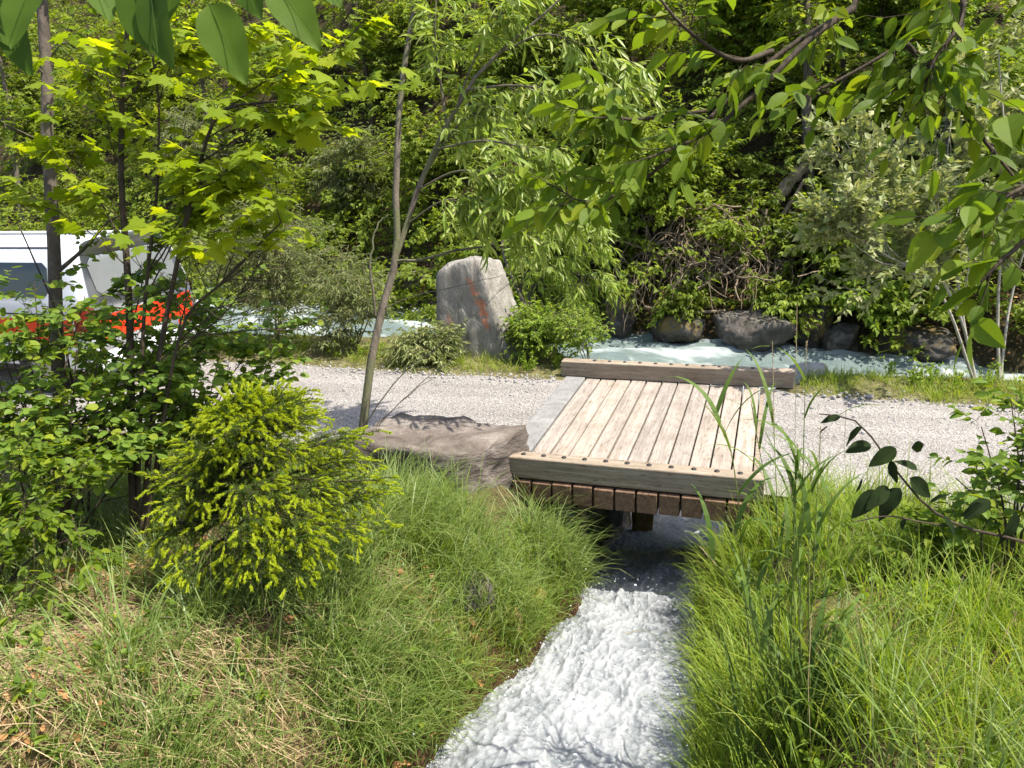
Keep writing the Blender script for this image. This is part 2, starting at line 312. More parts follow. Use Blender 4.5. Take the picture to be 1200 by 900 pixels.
def height(X, Y):
    X = np.asarray(X, float); Y = np.asarray(Y, float)
    bl = interp(Y, [(-9, 2.9), (0, 1.25), (1.5, .92), (3.4, .36), (5.0, .1), (6.2, -.0), (6.5, -.03), (10.0, -.03)])
    br = interp(Y, [(-9, 2.9), (0, 1.3), (2.7, .55), (4.5, .2), (6.2, .0), (6.5, -.03), (10.0, -.03)])
    t = np.clip((X+1.5)/.9, 0, 1); b = bl*(1-t)+br*t
    b = b+np.where(Y < 6.2, 1, .25)*.055*n2(X, Y, 1.1, 3, 3)*np.clip((6.3-Y), 0, 1)+.02*n2(X, Y, 3., 2, 5)*(Y < 6.2)
    b = b+.25*np.clip(-X-4.2, 0, 6)*np.clip((5.6-Y)/4, 0, 1)*.35

    rz = river_z(X); ye = 9.62+.75*np.clip((-2.5-X)/.6, 0, 1)+.18*n2(X, X*0, .5, 2, 9); b = b+np.where((Y > 8.75) & (Y < ye), .02+.04*n2(X, Y, 1.5, 2, 6), 0)
    s = np.clip((Y-ye)/1.1, 0, 1); s = s*s*(3-2*s); b = b*(1-s)+(rz-.35)*s
    yf = river_far(X); q = Y-yf
    far = rz-.35+1.25*np.clip(q+.1, 0, .9)+.82*np.clip(q-.7, 0, 100)+np.clip(q-.5, 0, 3)/3*(.75*n2(X, Y, .22, 3, 12)+.22*n2(X, Y, .9, 2, 14))
    b = np.where(q > -.1, np.maximum(b, far), b)
    l, r, w = stream_l(Y), stream_r(Y), stream_w(Y)
    d = np.maximum(l-X, X-r)+.07*n2(X, Y, 2.6, 2, 21)
    bank = w-.06+np.where(d > 0, (1.25+5*np.clip((Y-8.5)/.4, 0, 1))*np.clip(d, 0, 9)**.8, 0); bank = np.where(d < 0, w-.3, bank)
    k = np.clip((10.6-Y)/.6, 0, 1)
    return np.where(Y < 10.6, np.minimum(b, bank+(1-k)*3), b)
def hit(px, py, t0=1.5, t1=90):               # where the ray through a pixel meets the terrain
    r = ray(px, py); t = np.linspace(t0, t1, 9000); p = CAM+t[:, None]*r; h = height(p[:, 0], p[:, 1]); i = int(np.argmax(p[:, 2] < h)); return p[i]
def ground(x, y): return np.array([x, y, float(height(np.array([x]), np.array([y]))[0])])
xs = np.concatenate([np.arange(-60, -14, .8), np.arange(-14, -7, .2), np.arange(-7, 3.5, .06), np.arange(3.5, 8, .2), np.arange(8, 40, .8)])
ys = np.concatenate([np.arange(-9, 0, .4), np.arange(0, 7, .06), np.arange(7, 12, .1), np.arange(12, 19, .16), np.arange(19, 62, .6)])
GX, GY = np.meshgrid(xs, ys); GZ = height(GX, GY)
g = G(); g.add(np.stack([GX, GY, GZ], -1), grid_faces(len(xs), len(ys)))
soil = np.array([.105, .08, .045]); Cc = np.tile(soil, GX.shape+(1,))
def paint(mask, col):
    global Cc; mk = np.clip(mask, 0, 1)[..., None]; Cc = Cc*(1-mk)+np.array(col)*mk
wn = n2(GX, GY, 1.4, 3, 31)
paint(((GX < -1.6) & (GY < 3.7) & (GY > -3))*(.75+.5*wn), (.19, .14, .08))
paint(((GX > -.3) & (GY < 5.9) & (GY > -3))*(.5+.5*wn), (.16, .15, .06))
paint(((GX < -1.4) & (GY >= 3.7) & (GY < 6.2))*(.6+.5*wn), (.12, .12, .045))
paint(((GY > 8.75) & (GY < 10.8))*(.8+.4*wn), (.17, .17, .08))
paint(((GY > 6.1) & (GY <= 8.75))*1., (.36, .33, .30))
dS = np.maximum(stream_l(GY)-GX, GX-stream_r(GY)); paint(((dS < .28) & (GY < 6.3))*(.9+.4*wn), (.085, .05, .028))
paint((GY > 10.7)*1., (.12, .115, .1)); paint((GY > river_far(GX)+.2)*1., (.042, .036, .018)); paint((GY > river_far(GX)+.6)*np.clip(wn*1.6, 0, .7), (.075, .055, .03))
g.c.append(Cc.reshape(-1, 3))
def groundmat():
    m, t, out = nodes('earth'); a = N(t, 'ShaderNodeVertexColor', layer_name='zone'); v = coord(t); n1 = noise(t, 9, 6, .65, v); b = noise(t, 55, 4, .7, v)
    c = mix(t, a.outputs[0], ramp(t, n1.outputs[0], [(.3, (.45, .45, .45)), (.7, (1.5, 1.45, 1.35))]).outputs[0], 1., 'MULTIPLY')
    c = mix(t, c, ramp(t, b.outputs[0], [(.35, (.55, .5, .45)), (.65, (1.35, 1.3, 1.2))]).outputs[0], 1., 'MULTIPLY')
    p = N(t, 'ShaderNodeBsdfPrincipled', i_Roughness=.92); p.inputs['Specular IOR Level'].default_value = .15; L(t, c, p.inputs['Base Color'])
    L(t, bump(t, b.outputs[0], .8, .03, bump(t, n1.outputs[0], .8, .08)), p.inputs['Normal']); L(t, p.outputs[0], out.inputs[0]); return m
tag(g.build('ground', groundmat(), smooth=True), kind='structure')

# gravel road (two stretches, one each side of the bridge, in one sheet each)
def gravelmat():
    m, t, out = nodes('gravel'); v = coord(t); vo = N(t, 'ShaderNodeTexVoronoi', i_Scale=48.); L(t, v, vo.inputs['Vector']); v2 = N(t, 'ShaderNodeTexVoronoi', i_Scale=105.); L(t, v, v2.inputs['Vector'])
    big = noise(t, 1., 5, .62, coord(t, (.35, 2.6, 1)))
    c = ramp(t, big.outputs[0], [(.3, (.225, .208, .186)), (.7, (.325, .303, .275))]).outputs[0]
    c = mix(t, c, ramp(t, vo.outputs['Color'], [(0, (.62, .6, .6)), (.5, (1, 1, 1)), (1, (1.25, 1.22, 1.2))]).outputs[0], 1., 'MULTIPLY')
    c = mix(t, c, ramp(t, v2.outputs['Color'], [(0, (.7, .7, .7)), (1, (1.2, 1.2, 1.2))]).outputs[0], 1., 'MULTIPLY')
    p = N(t, 'ShaderNodeBsdfPrincipled', i_Roughness=.9); p.inputs['Specular IOR Level'].default_value = .2; L(t, c, p.inputs['Base Color'])
    L(t, bump(t, v2.outputs['Distance'], .55, .01, bump(t, vo.outputs['Distance'], .75, .02)), p.inputs['Normal']); L(t, p.outputs[0], out.inputs[0]); return m
GR = gravelmat()
g = G()
for x0, x1 in ((-58, -2.38), (-.02, 38)):
    X1 = np.arange(x0, x1+.01, (x1-x0)/int((x1-x0)/.12)); ny = 26; u = np.linspace(0, 1, ny)
    e0 = 6.28+.10*n2(X1, X1*0, 1.3, 3, 41)+.03*np.sin(X1*7); e1 = 8.78+.10*n2(X1, X1*0+5, 1.2, 3, 42)
    near = np.minimum(np.abs(X1+2.38), np.abs(X1+.02)) < .3
    e0 = np.where(near, 6.14, e0); e1 = np.where(near, 8.87, e1)
    YY = e0[None]+(e1-e0)[None]*u[:, None]; XX = np.broadcast_to(X1, YY.shape); ZZ = .012-.022*(np.abs(u-.5)*2)[:, None]**6+.008*n2(XX, YY, 2.2, 3, 44)
    g.add(np.stack([XX, YY, ZZ], -1), grid_faces(len(X1), ny))
tag(g.build('gravel_road', GR, smooth=True), kind='structure')
# loose stones on the road and its edges
_V, _F = None, None
def ico(sub):
    import bmesh
    b = bmesh.new(); bmesh.ops.create_icosphere(b, subdivisions=sub, radius=1); V = np.array([v.co[:] for v in b.verts]); F = np.array([[v.index for v in f.verts] for f in b.faces]); b.free(); return V, F
IV1, IF1 = ico(1); IV4, IF4 = ico(5)
n = 3800; px_ = np.where(rng.random(n) < .72, rng.uniform(-8, -2.5, n), rng.uniform(.3, 4.5, n)); py_ = 6.2+2.65*rng.random(n); e = rng.random(n) < .4; py_[e] = np.where(rng.random(e.sum()) < .5, 6.2, 8.75)+rng.normal(0, .12, e.sum())
s_ = rng.gamma(1.7, .005, n)+.004; g = G(); pz_ = np.maximum(height(px_, py_), np.where((py_ > 6.3) & (py_ < 8.75), .008, -9))
V = np.stack([px_, py_, pz_], -1)[:, None]+IV1[None]*s_[:, None, None]*rng.uniform(.6, 1.2, (n, 1, 3)); g.add(V.reshape(-1, 3), (IF1[None]+(np.arange(n)*len(IV1))[:, None, None]).reshape(-1, 3))
tag(g.build('loose_stones', rockmat('pebble', (.3, .28, .26), (.42, .4, .37), (.52, .5, .47), 20), smooth=True), 'loose pale stones scattered over the gravel road and its edges', 'gravel', kind='stuff')

# ------------------------------------------------------------------ river and stream
def watermat(name, deep, foam, flow, lo, hi, scale, rough=.12):
    m, t, out = nodes(name); v = coord(t, flow); a = noise(t, scale, 7, .66, v, 1.2); b = noise(t, scale*5, 5, .7, v, .6); at_ = N(t, 'ShaderNodeVertexColor', layer_name='zone')
    k = mix(t, a.outputs[0], at_.outputs[0], .5); f = ramp(t, k, [(lo, (0, 0, 0)), (hi, (1, 1, 1))]).outputs[0]
    c = mix(t, deep, foam, f); p = N(t, 'ShaderNodeBsdfPrincipled'); L(t, c, p.inputs['Base Color']); L(t, ramp(t, f, [(0, (rough,)*3), (1, (.5, .5, .5))]).outputs[0], p.inputs['Roughness'])
    p.inputs['IOR'].default_value = 1.33; p.inputs['Subsurface Weight'].default_value = .35; p.inputs['Subsurface Radius'].default_value = (1, 1, 1); p.inputs['Subsurface Scale'].default_value = .03
    L(t, bump(t, b.outputs[0], .3, .015, bump(t, a.outputs[0], .35, .04)), p.inputs['Normal']); L(t, p.outputs[0], out.inputs[0]); return m
xs = np.concatenate([np.arange(-45, -16, .5), np.arange(-16, 6, .055), np.arange(6, 36, .5)]); ys = np.arange(9.7, 21.5, .055)
X2, Y2 = np.meshgrid(xs, ys)
flow = X2*.55+.25*np.sin(Y2*1.3)
h = .13*fbm(np.stack([X2*.9, Y2*1.5, X2*0], -1), 3, 50)+.07*(1-np.abs(fbm(np.stack([X2*1.6+Y2*.4, Y2*2.6, X2*0+3], -1), 3, 52)))*1.2
foam = np.clip(.5+.55*fbm(np.stack([X2*.8+.5*Y2, Y2*1.7, X2*0+9], -1), 4, 54)+.9*(h-.07)/.12*.35+.10*np.clip((-5-X2)/4, -.8, 1)-.08+.25*np.clip(1-np.abs(Y2-river_far(X2)+.3)/.5, 0, 1), 0, 1)
g = G(); g.add(np.stack([X2, Y2, river_z(X2)+h-.05], -1), grid_faces(len(xs), len(ys))); g.c.append(np.repeat(foam.reshape(-1, 1), 3, 1))
tag(g.build('river', watermat('river_water', (.13, .165, .152), (.44, .47, .455), (1, 2., 1), .48, .84, 2.2, .28), smooth=True), kind='structure')

u = np.linspace(0, 1, 170); ys = np.concatenate([np.arange(-6, 2.4, .06), np.arange(2.4, 7.0, .0125), np.arange(7.0, 12.4, .025)])
U2, Y2 = np.meshgrid(u, ys); l, r = stream_l(Y2)-.10, stream_r(Y2)+.08; X2 = l+(r-l)*U2
q = np.stack([X2, Y2, X2*0], -1); edge = np.minimum(U2, 1-U2)
q[..., 0] += .06*fbm(q*np.array([3, 2., 1]), 2, 90); rid = 1-np.abs(fbm(q*np.array([6, 2.6, 1]), 3, 60)); rid2 = 1-np.abs(fbm(q*np.array([17, 8, 1]), 3, 63)); fine = fbm(q*np.array([34, 30, 1]), 3, 66)
h = .09*fbm(q*np.array([1.6, 1.1, 1]), 3, 58)+.024*(rid**2-.5)+.017*(rid2**2-.5)+.012*fine
h = h*np.clip(edge*9+.35, 0, 1); z = stream_w(Y2)+h+.03*np.clip(edge*6, 0, 1)
foam = np.clip(.62+.3*(rid2**2-.5)+.4*(rid**2-.5)+.16*fine+.1*fbm(q*2., 2, 70), 0, 1)
g = G(); g.add(np.stack([X2, Y2, z], -1), grid_faces(len(u), len(ys))); g.c.append(np.repeat(foam.reshape(-1, 1), 3, 1))
tag(g.build('stream', watermat('white_water', (.15, .165, .17), (.30, .308, .31), (1.6, .7, 1), .32, .62, 20, .3), smooth=True), kind='structure')
n = 900; yy = rng.uniform(2.6, 6.0, n); uu = rng.random(n); xx = stream_l(yy)+(stream_r(yy)-stream_l(yy))*uu; s_ = rng.gamma(1.6, .0013, n)+.0012
zz = stream_w(yy)+.08+rng.exponential(.045, n)
g = G(); V = np.stack([xx, yy, zz], -1)[:, None]+IV1[None]*s_[:, None, None]*rng.uniform(.6, 1.5, (n, 1, 3)); g.add(V.reshape(-1, 3), (IF1[None]+(np.arange(n)*len(IV1))[:, None, None]).reshape(-1, 3))
mm, t, out = nodes('droplets'); p = N(t, 'ShaderNodeBsdfPrincipled', i_Roughness=.1); p.inputs['Base Color'].default_value = (.85, .88, .9, 1); p.inputs['Transmission Weight'].default_value = .3; p.inputs['IOR'].default_value = 1.33; L(t, p.outputs[0], out.inputs[0])
tag(g.build('spray', mm, smooth=True), 'white water drops thrown up over the foaming stream', 'spray', kind='stuff')

# ------------------------------------------------------------------ rocks
def rock(name, label, c, size, mat, seed, planes=None, rot=0., amp=.09, nf=2.2, group=None, cat='boulder', sharp=14, sub=None):
    """a stone cut by planes and roughened; c = centre, size = half sizes"""
    r_ = np.random.default_rng(seed); V = IV4; D = nrm(V)
    if planes is None:
        pn = nrm(r_.normal(0, 1, (11, 3))); pd = r_.uniform(.66, 1., 11); pn = np.vstack([pn, [[0, 0, 1], [1, 0, 0], [-1, 0, 0], [0, -1, 0], [0, 1, 0]]]); pd = np.append(pd, [.8, .9, .9, .9, .9])
    else: pn = nrm(np.array([p[:3] for p in planes], float)); pd = np.array([p[3] for p in planes])
    dd = D @ pn.T; rr = (np.clip(dd/pd, 1e-3, 50)**sharp).sum(1)**(-1/sharp); rr = np.minimum(rr, 3)
    P = D*rr[:, None]; nz = fbm(P*nf+seed*3.1, 5, seed, .55)+.5*(1-np.abs(fbm(P*nf*1.7+seed, 3, seed+5))); P = P*(1+amp*nz)[:, None]*np.array(size)
    ca, sa = math.cos(rot), math.sin(rot); P = np.stack([P[:, 0]*ca-P[:, 1]*sa, P[:, 0]*sa+P[:, 1]*ca, P[:, 2]], -1)
    g = G(); g.add(P+np.array(c), IF4); o = g.build(name, mat, None, True, c); tag(o, label, cat, group); return o
RK = dict(grey=rockmat('grey_rock', (.035, .03, .024), (.09, .078, .064), (.19, .172, .146), 2.6, (.13, .12, .05), .62),
          dark=rockmat('wet_rock', (.022, .019, .015), (.055, .048, .038), (.12, .108, .09), 2.2, (.13, .095, .035), .5),
          stand=rockmat('standing_rock', (.15, .135, .11), (.26, .238, .20), (.36, .335, .29), 3.4, (.2, .21, .11), .66, ((2.2, 1, .7), (0, .45, 0)), .06, [(.20, .08, .085, .30, -.28, .75), (.06, .42, .06, .18, -.3, .6), (-.28, -.1, .07, .16, 0, .3)]),
          pale=rockmat('pale_rock', (.24, .22, .19), (.34, .315, .28), (.42, .40, .365), 3, (.15, .14, .06), .62),
          brown=rockmat('brown_rock', (.062, .048, .038), (.145, .117, .096), (.265, .232, .197), 3.2, (.2, .14, .04), .68, ((.7, .7, 3), (.1, .12, 0))),
          mossy=rockmat('lichen_rock', (.2, .12, .03), (.34, .22, .06), (.3, .27, .2), 5, (.17, .17, .05), .6))
# the standing stone on the verge, with orange paint marks
c = at(560, 352, y=9.95); base = ground(c[0], 9.95)[2]
rock('standing_stone', 'tall grey standing stone with faded orange paint streaks on the grass verge', (c[0]-.02, 9.95, base+.56), (.57, .45, .76), RK['stand'], 3,
     [(.12, -1, .16, .72), (0, 1, .1, .8), (-1, -.1, .02, .86), (1, -.15, .42, .70), (-.22, 0, 1, .98), (.10, .1, 1, 1.0), (0, 0, -1, 1.1), (-.7, -.1, .7, 1.14)], 0, .045, 2.6, sharp=60, cat='standing stone')
rock('boulder', 'broad flat topped brown boulder at the near left corner of the timber bridge', (-2.93, 5.88, .0), (.80, .56, .54), RK['brown'], 8,
     [(0, -1, .1, .72), (.1, 1, .1, .9), (-1, 0, .3, .9), (1, -.25, .05, .86), (-.05, .02, 1, .72), (0, 0, -1, .9), (-.5, -.8, .5, .98)], -.10, .075, 2.6, sharp=60)
p = at(770, 384, z=-1.6)
FB = [(722, 378, (.75, .6, .62), 21, 'dark mossy boulder furthest left under the overhanging bush across the river', 'dark'),
      (795, 390, (.72, .6, .50), 22, 'brown topped boulder below the tangle of roots across the river', 'dark'),
      (884, 396, (.9, .65, .52), 23, 'widest grey boulder with moss and dead leaves on top across the river', 'grey'),
      (950, 372, (.48, .45, .70), 24, 'upright dark boulder standing behind the others across the river', 'dark'),
      (985, 402, (.50, .42, .42), 25, 'split grey boulder at the water under drooping leaves across the river', 'grey'),
      (1075, 398, (.95, .55, .42), 26, 'low dark boulder behind the slim riverbank sapling stems', 'dark'),
      (655, 372, (.62, .5, .42), 27, 'grey boulder beside the river just right of the standing stone', 'grey'),
      (415, 338, (.75, .6, .62), 28, 'rust brown boulder across the river beyond the slender leaning tree', 'brown'),
      (487, 335, (.85, .6, .65), 29, 'brown mossy boulder across the river left of the standing stone', 'brown'),
      (345, 335, (.7, .55, .5), 30, 'half hidden brown boulder across the river behind the grey green osier', 'brown')]
for (px, py, s, sd, lab, mk) in FB:
    p = at(px, py, z=-1.9); yf = float(river_far(np.array(p[0]))); p = at(px, py, y=yf+.15); rock('boulder', lab, (p[0], yf+.2, float(river_z(p[0]))+s[2]*.62), tuple(q*.92 for q in s), RK[mk], sd, None, sd*.7, .16, 1.35, 'boulders along the far bank of the river')
rock('river_rock', 'pale rock on the verge at the right end of the far kerb beam', (.52, 9.62, -.06), (.27, .2, .15), RK['pale'], 41, None, .3, .06)
rock('river_rock', 'small brown mossy rock in the water beneath the timber deck', (-1.36, 8.5, -1.75), (.15, .2, .68), RK['mossy'], 42, None, .3, .07)
rock('bank_rock', 'grey rock in the long grass of the left stream bank', tuple(hit(540, 690)-[0, 0, .03]), (.22, .17, .14), RK['grey'], 43, None, .8, .08, cat='rock')
rock('bank_rock', 'small ochre lichen covered rock beside the foaming stream', tuple(hit(595, 722)+[0, 0, .0]), (.12, .10, .10), RK['mossy'], 44, None, .2, .07, cat='rock')
rock('bank_rock', 'small mossy stone by the stepped edge of the left stream bank', tuple(hit(622, 700)-[0, 0, .03]), (.12, .1, .08), RK['mossy'], 46, None, 1.2, .08, cat='rock')
rock('river_rock', 'white washed stone at the river edge left of the slender tree', tuple(at(352, 408, y=10.4)-[0, 0, .1]), (.3, .25, .22), RK['pale'], 45, None, 1.2, .06, cat='rock')

# ------------------------------------------------------------------ timber bridge
W_T = woodmat('deck_wood', (.235, .200, .162), (.315, .275, .228), (.385, .345, .295), 1, (.55, .48, .42)); W_B = woodmat('beam_wood', (.21, .165, .115), (.29, .235, .17), (.38, .32, .245), 0)
W_E = woodmat('shade_toned_timber', (.11, .065, .04), (.19, .115, .07), (.26, .17, .105), 1)  # plank ends: shade under the kerb beam is put into this darker wood
br = thing('timber_bridge', (-1.1, 7.5, 0), 'short timber bridge of thick planks with low kerb beams over the foaming stream', 'bridge')
pitch = 2.07/11
g = G(); ge = G()
for i in range(11):
    x0 = -2.14+i*pitch; dz = rng.uniform(-.006, .004); gp = .007+rng.uniform(0, .004); y0 = 5.93+rng.uniform(-.012, .012)
    g2 = G(); box(g2, (x0+gp, 6.02, -.2+dz), (x0+pitch-gp, 9.05+rng.uniform(-.02, .02), dz)); o_ = g2
    g.addm(g2.v[0], [g2.f4[0]]); box(ge, (x0+gp+.001, y0, -.199+dz), (x0+pitch-gp-.001, 6.02, -.012+dz))
bevel(g.build('deck', W_T, br), .007); bevel(ge.build('plank_ends', W_E, br), .008)
bm_ = plain('bolt', (.025, .022, .02), .6, .3)
for (y0, lab) in ((5.965, None), (8.90, None)):
    g = G(); box(g, (-2.46, y0, .004), (.03 if y0 < 7 else .30, y0+.155, .203)); b = bevel(g.build('kerb_beam', W_B, br), .012, 3); b['label'] = 'near kerb beam with a row of dark bolts' if y0 < 7 else 'far kerb beam seen beyond the deck'
    for i in range(11):
        cxb = -2.14+(i+.5)*pitch; a = np.linspace(0, 2*math.pi, 9)[:-1]; g = G(); r_ = .023
        V = np.array([(cxb+r_*k*math.cos(q), y0+.085+r_*k*math.sin(q), zz) for zz, k in ((.195, 1), (.209, 1), (.214, .7)) for q in a]+[(cxb, y0+.085, .215)])
        F4 = np.array([[j*8+i_, j*8+(i_+1) % 8, (j+1)*8+(i_+1) % 8, (j+1)*8+i_] for j in range(2) for i_ in range(8)]); F3 = np.array([[16+i_, 16+(i_+1) % 8, 24] for i_ in range(8)])
        g.addm(V, [F4, F3]); g.build('bolt', bm_, b)
CON = rockmat('concrete', (.15, .145, .132), (.21, .203, .188), (.28, .27, .25), 4, None, bumpd=.012); WALL = rockmat('abutment_stone', (.04, .04, .038), (.09, .088, .08), (.17, .165, .15), 3, (.1, .11, .04), .6)
for (x0, x1, xs0, xs1) in ((-2.44, -1.62, -2.40, -2.146), (-.28, .10, None, None)):
    g = G(); box(g, (x0, 6.10, -2.6), (x1, 8.95, -.225)); bevel(g.build('abutment', WALL, br), .03)
    if xs0 is None:
        g = G(); box(g, (-.0665, 6.13, -.222), (-.012, 8.89, .006)); bevel(g.build('edge_board', W_B, br), .006); continue
    g = G(); box(g, (xs0, 6.13, -.222), (xs1, 8.89, .0165)); bevel(g.build('concrete_strip', CON, br), .015)
g = G(); P = np.array([[(-1.56, 6.22, -.21), (-1.57, 6.22, -.8), (-1.555, 6.25, -1.6)]]); tubes(g, P, np.full((1, 3), .05), 10); g.build('support_post', M['deadwood'], br, True)
# ------------------------------------------------------------------ van (rear at local x=0, nose towards -x; its near side is local -y)
VX, VY = -7.92, 8.02
van = thing('parked_van', (VX, VY, 0), 'white van with a broad orange red stripe parked on the gravel road behind leafy shrubs', 'van')
HWZ = [(.28, .86), (.40, .93), (.62, .955), (.95, .96), (1.2, .945), (1.3, .925), (1.62, .86), (1.78, .81), (1.86, .74), (1.905, .64), (1.93, .45), (1.945, .0)]
def zmax(x): return interp(-x, [(0, 1.945), (3.0, 1.945), (3.35, 1.86), (4.05, 1.24), (4.6, 1.08), (4.9, .85)])
def hw(z): return interp(z, HWZ)
def rx(z): return -interp(z, [(.25, .06), (.42, .0), (.75, .0), (1.1, .03), (1.25, .06), (1.7, .17), (1.85, .24), (1.945, .34)])   # rear face in profile
def side(x, z):                               # half width at a point of the body
    xr = rx(z); tr = np.clip((xr-x)/.16, 0, 1); tf = np.clip((x+4.92)/.5, 0, 1)
    return hw(z)*(.90+.10*np.sqrt(1-(1-tr)**2))*(.72+.28*np.sqrt(1-(1-tf)**2))
WH = plain('white_paint', (.80, .80, .79), .28, 0, .5, .4); RED = plain('orange_red_film', (.75, .045, .012), .35, 0, .5, .3); GLS = plain('dark_glass', (.012, .014, .015), .06, 0, .6); BLK = plain('black_plastic', (.022, .022, .023), .55)
LMP = plain('tail_lamp_red', (.22, .01, .008), .15, 0, .6, .6); TYR = plain('tyre_rubber', (.018, .018, .018), .8); RIM = plain('wheel_rim', (.5, .5, .5), .35, .8); SIL = plain('rear_glass', (.16, .17, .17), .08, 0, .7)
def tov(P): return np.asarray(P, float)+np.array([VX, VY, 0])
zz = np.array([.28, .34, .4, .5, .62, .78, .95, 1.08, 1.2, 1.3, 1.46, 1.62, 1.72, 1.8, 1.86, 1.89, 1.915, 1.932, 1.943])
xt = np.concatenate([[0, .012, .03, .06, .1, .16], np.linspace(.3, 4.4, 36), [4.55, 4.7, 4.8, 4.88, 4.92]])
g = G(); ring = []
for x in xt:
    s = zmax(-x)/1.945; z = .28+(zz-.28)*(zmax(-x)-.28)/(1.943-.28); xs_ = -x+rx(z)*np.clip(1-x/1.5, 0, 1); w = side(np.minimum(xs_, rx(z)), z) if x > 0 else hw(z)*.90
    w = np.where(zz >= 1.94, 0.2*w, w) if False else w
    ring.append(np.concatenate([np.stack([xs_, -w, z], -1), np.stack([xs_, w, z], -1)[::-1]]))
R_ = np.array(ring); nx_, nr = R_.shape[:2]; i = np.arange(nx_*nr).reshape(nx_, nr); j = np.roll(i, -1, 1)
g.add(tov(R_.reshape(-1, 3)), np.stack([i[:-1], i[1:], j[1:], j[:-1]], -1).reshape(-1, 4))
for q in (0, nx_-1):
    h_ = nr//2; a = i[q][:h_]; b = i[q][h_:][::-1]; f = np.stack([a[:-1], a[1:], b[1:], b[:-1]], -1); g.addm(np.zeros((0, 3)), [f[:, ::-1]-g.n if q == 0 else f-g.n])
g.build('body', WH, van, True)
def side_patch(name, x0, x1, z0, z1, mat, sgn=-1, off=.005, n=14, sx0=0., parent=None, lab=None, rnd=0.):
    U, V = np.meshgrid(np.linspace(0, 1, n), np.linspace(0, 1, n)); Z = z0+(z1-z0)*V; Xp = x0+(x1-x0)*U+sx0*(V)*(U)
    if rnd: dz = np.clip(rnd-np.minimum(U, 1-U)*abs(x1-x0), 0, rnd); c_ = rnd-np.sqrt(np.maximum(rnd*rnd-dz*dz, 0)); Z = np.clip(Z, z0+c_, z1-c_)
    g = G(); g.add(tov(np.stack([Xp, sgn*(side(Xp, Z)+off), Z], -1)), grid_faces(n, n)); o = g.build(name, mat, parent or van, True); 
    if lab: o['label'] = lab
    return o
def rear_patch(name, y0, y1, z0, z1, mat, off=.006, n=14, parent=None, rnd=0.):
    U, V = np.meshgrid(np.linspace(0, 1, n), np.linspace(0, 1, n)); Yp = y0+(y1-y0)*U; Z = z0+(z1-z0)*V
    if rnd: d = np.clip(rnd-np.minimum(U, 1-U)*abs(y1-y0), 0, rnd); c_ = rnd-np.sqrt(np.maximum(rnd*rnd-d*d, 0)); Z = np.clip(Z, z0+c_, z1-c_)
    w = hw(Z)*.90; e = np.abs(Yp)/w; Xp = rx(Z)+off-np.where(e > 1, 1, 0)*(.16*np.clip((np.abs(Yp)-w)/(hw(Z)*.1), 0, 1)**2)
    g = G(); g.add(tov(np.stack([Xp, Yp, Z], -1)), grid_faces(n, n)); return g.build(name, mat, parent or van, True)
for s in (-1, 1):
    side_patch('side_stripe', -.30, -4.55, .68, 1.01, RED, s, .004, 30); side_patch('side_window', -.62, -1.75, 1.27, 1.70, GLS, s, .005, rnd=.07)
    side_patch('side_window', -1.85, -2.75, 1.27, 1.70, GLS, s, .005, rnd=.06); side_patch('side_window', -2.85, -3.45, 1.27, 1.66, GLS, s, .005, rnd=.06)
    side_patch('tail_light', -.005, -.26, .80, 1.17, LMP, s, .012, 10, rnd=.04); side_patch('lower_trim', -1.4, -3.3, .285, .37, BLK, s, .008)
    side_patch('roof_rail', -.5, -3.3, 1.862, 1.878, BLK, s, .012)
    for xw in (-1.0, -3.95):
        w = thing('wheel', tov((xw, s*.86, .33)), None, None); w.parent = van; w.location = (xw, s*.86, .33)
        a = np.linspace(0, 2*math.pi, 33)[:-1]; prof = [(.21, -.10), (.30, -.115), (.325, -.09), (.335, 0), (.325, .09), (.30, .115), (.21, .10)]; V = np.array([[r_*math.cos(q), d_, r_*math.sin(q)] for r_, d_ in prof for q in a])+tov((xw, s*.86, .335))
        F = np.array([[p_*32+k, p_*32+(k+1) % 32, (p_+1)*32+(k+1) % 32, (p_+1)*32+k] for p_ in range(6) for k in range(32)])
        for nm, VV, FF, mt in (('tyre', V, F, TYR),):
            g = G(); g.add(VV, FF); o = g.build(nm, mt, None, True); o.parent = w; o.location = -tov((xw, s*.86, .33))
        prof = [(.215, .06), (.20, .085), (.17, .06), (.07, .075), (.0, .085)]; V = np.array([[r_*math.cos(q), s*d_, r_*math.sin(q)] for r_, d_ in prof for q in a])+tov((xw, s*.86, .335)); F = np.array([[p_*32+k, p_*32+(k+1) % 32, (p_+1)*32+(k+1) % 32, (p_+1)*32+k] for p_ in range(4) for k in range(32)])
        g = G(); g.add(V, F); o = g.build('rim', RIM, None, True); o.parent = w; o.location = -tov((xw, s*.86, .33))
        U_, A_ = np.meshgrid(np.linspace(.31, .42, 4), np.linspace(-.25, math.pi+.25, 24)); Xp = xw+U_*np.cos(A_); Z = np.maximum(.335+U_*np.sin(A_), .285)
        g = G(); g.add(tov(np.stack([Xp, s*(side(Xp, Z)+.007), Z], -1)), grid_faces(4, 24)); g.build('wheel_arch', BLK, van, True)
rear_patch('rear_window', -.70, .70, 1.24, 1.74, SIL, .008, rnd=.09); rear_patch('rear_stripe', -.82, .82, .72, 1.02, RED, .005); rear_patch('number_plate_recess', -.28, .28, 1.06, 1.18, BLK, .009)
rear_patch('rear_stripe', .48, .84, .60, .72, RED, .0055)
g = G(); U, V = np.meshgrid(np.linspace(-1, 1, 25), np.linspace(0, 1, 8)); Yp = .93*U; Z = .33+.25*V; g.add(tov(np.stack([.075*np.sqrt(np.clip(1-np.abs(U)**5, 0, 1))*np.sin(math.pi*np.clip(V*.8+.1, 0, 1))-.01, Yp, Z], -1)), grid_faces(25, 8)); g.build('rear_bumper', WH, van, True)
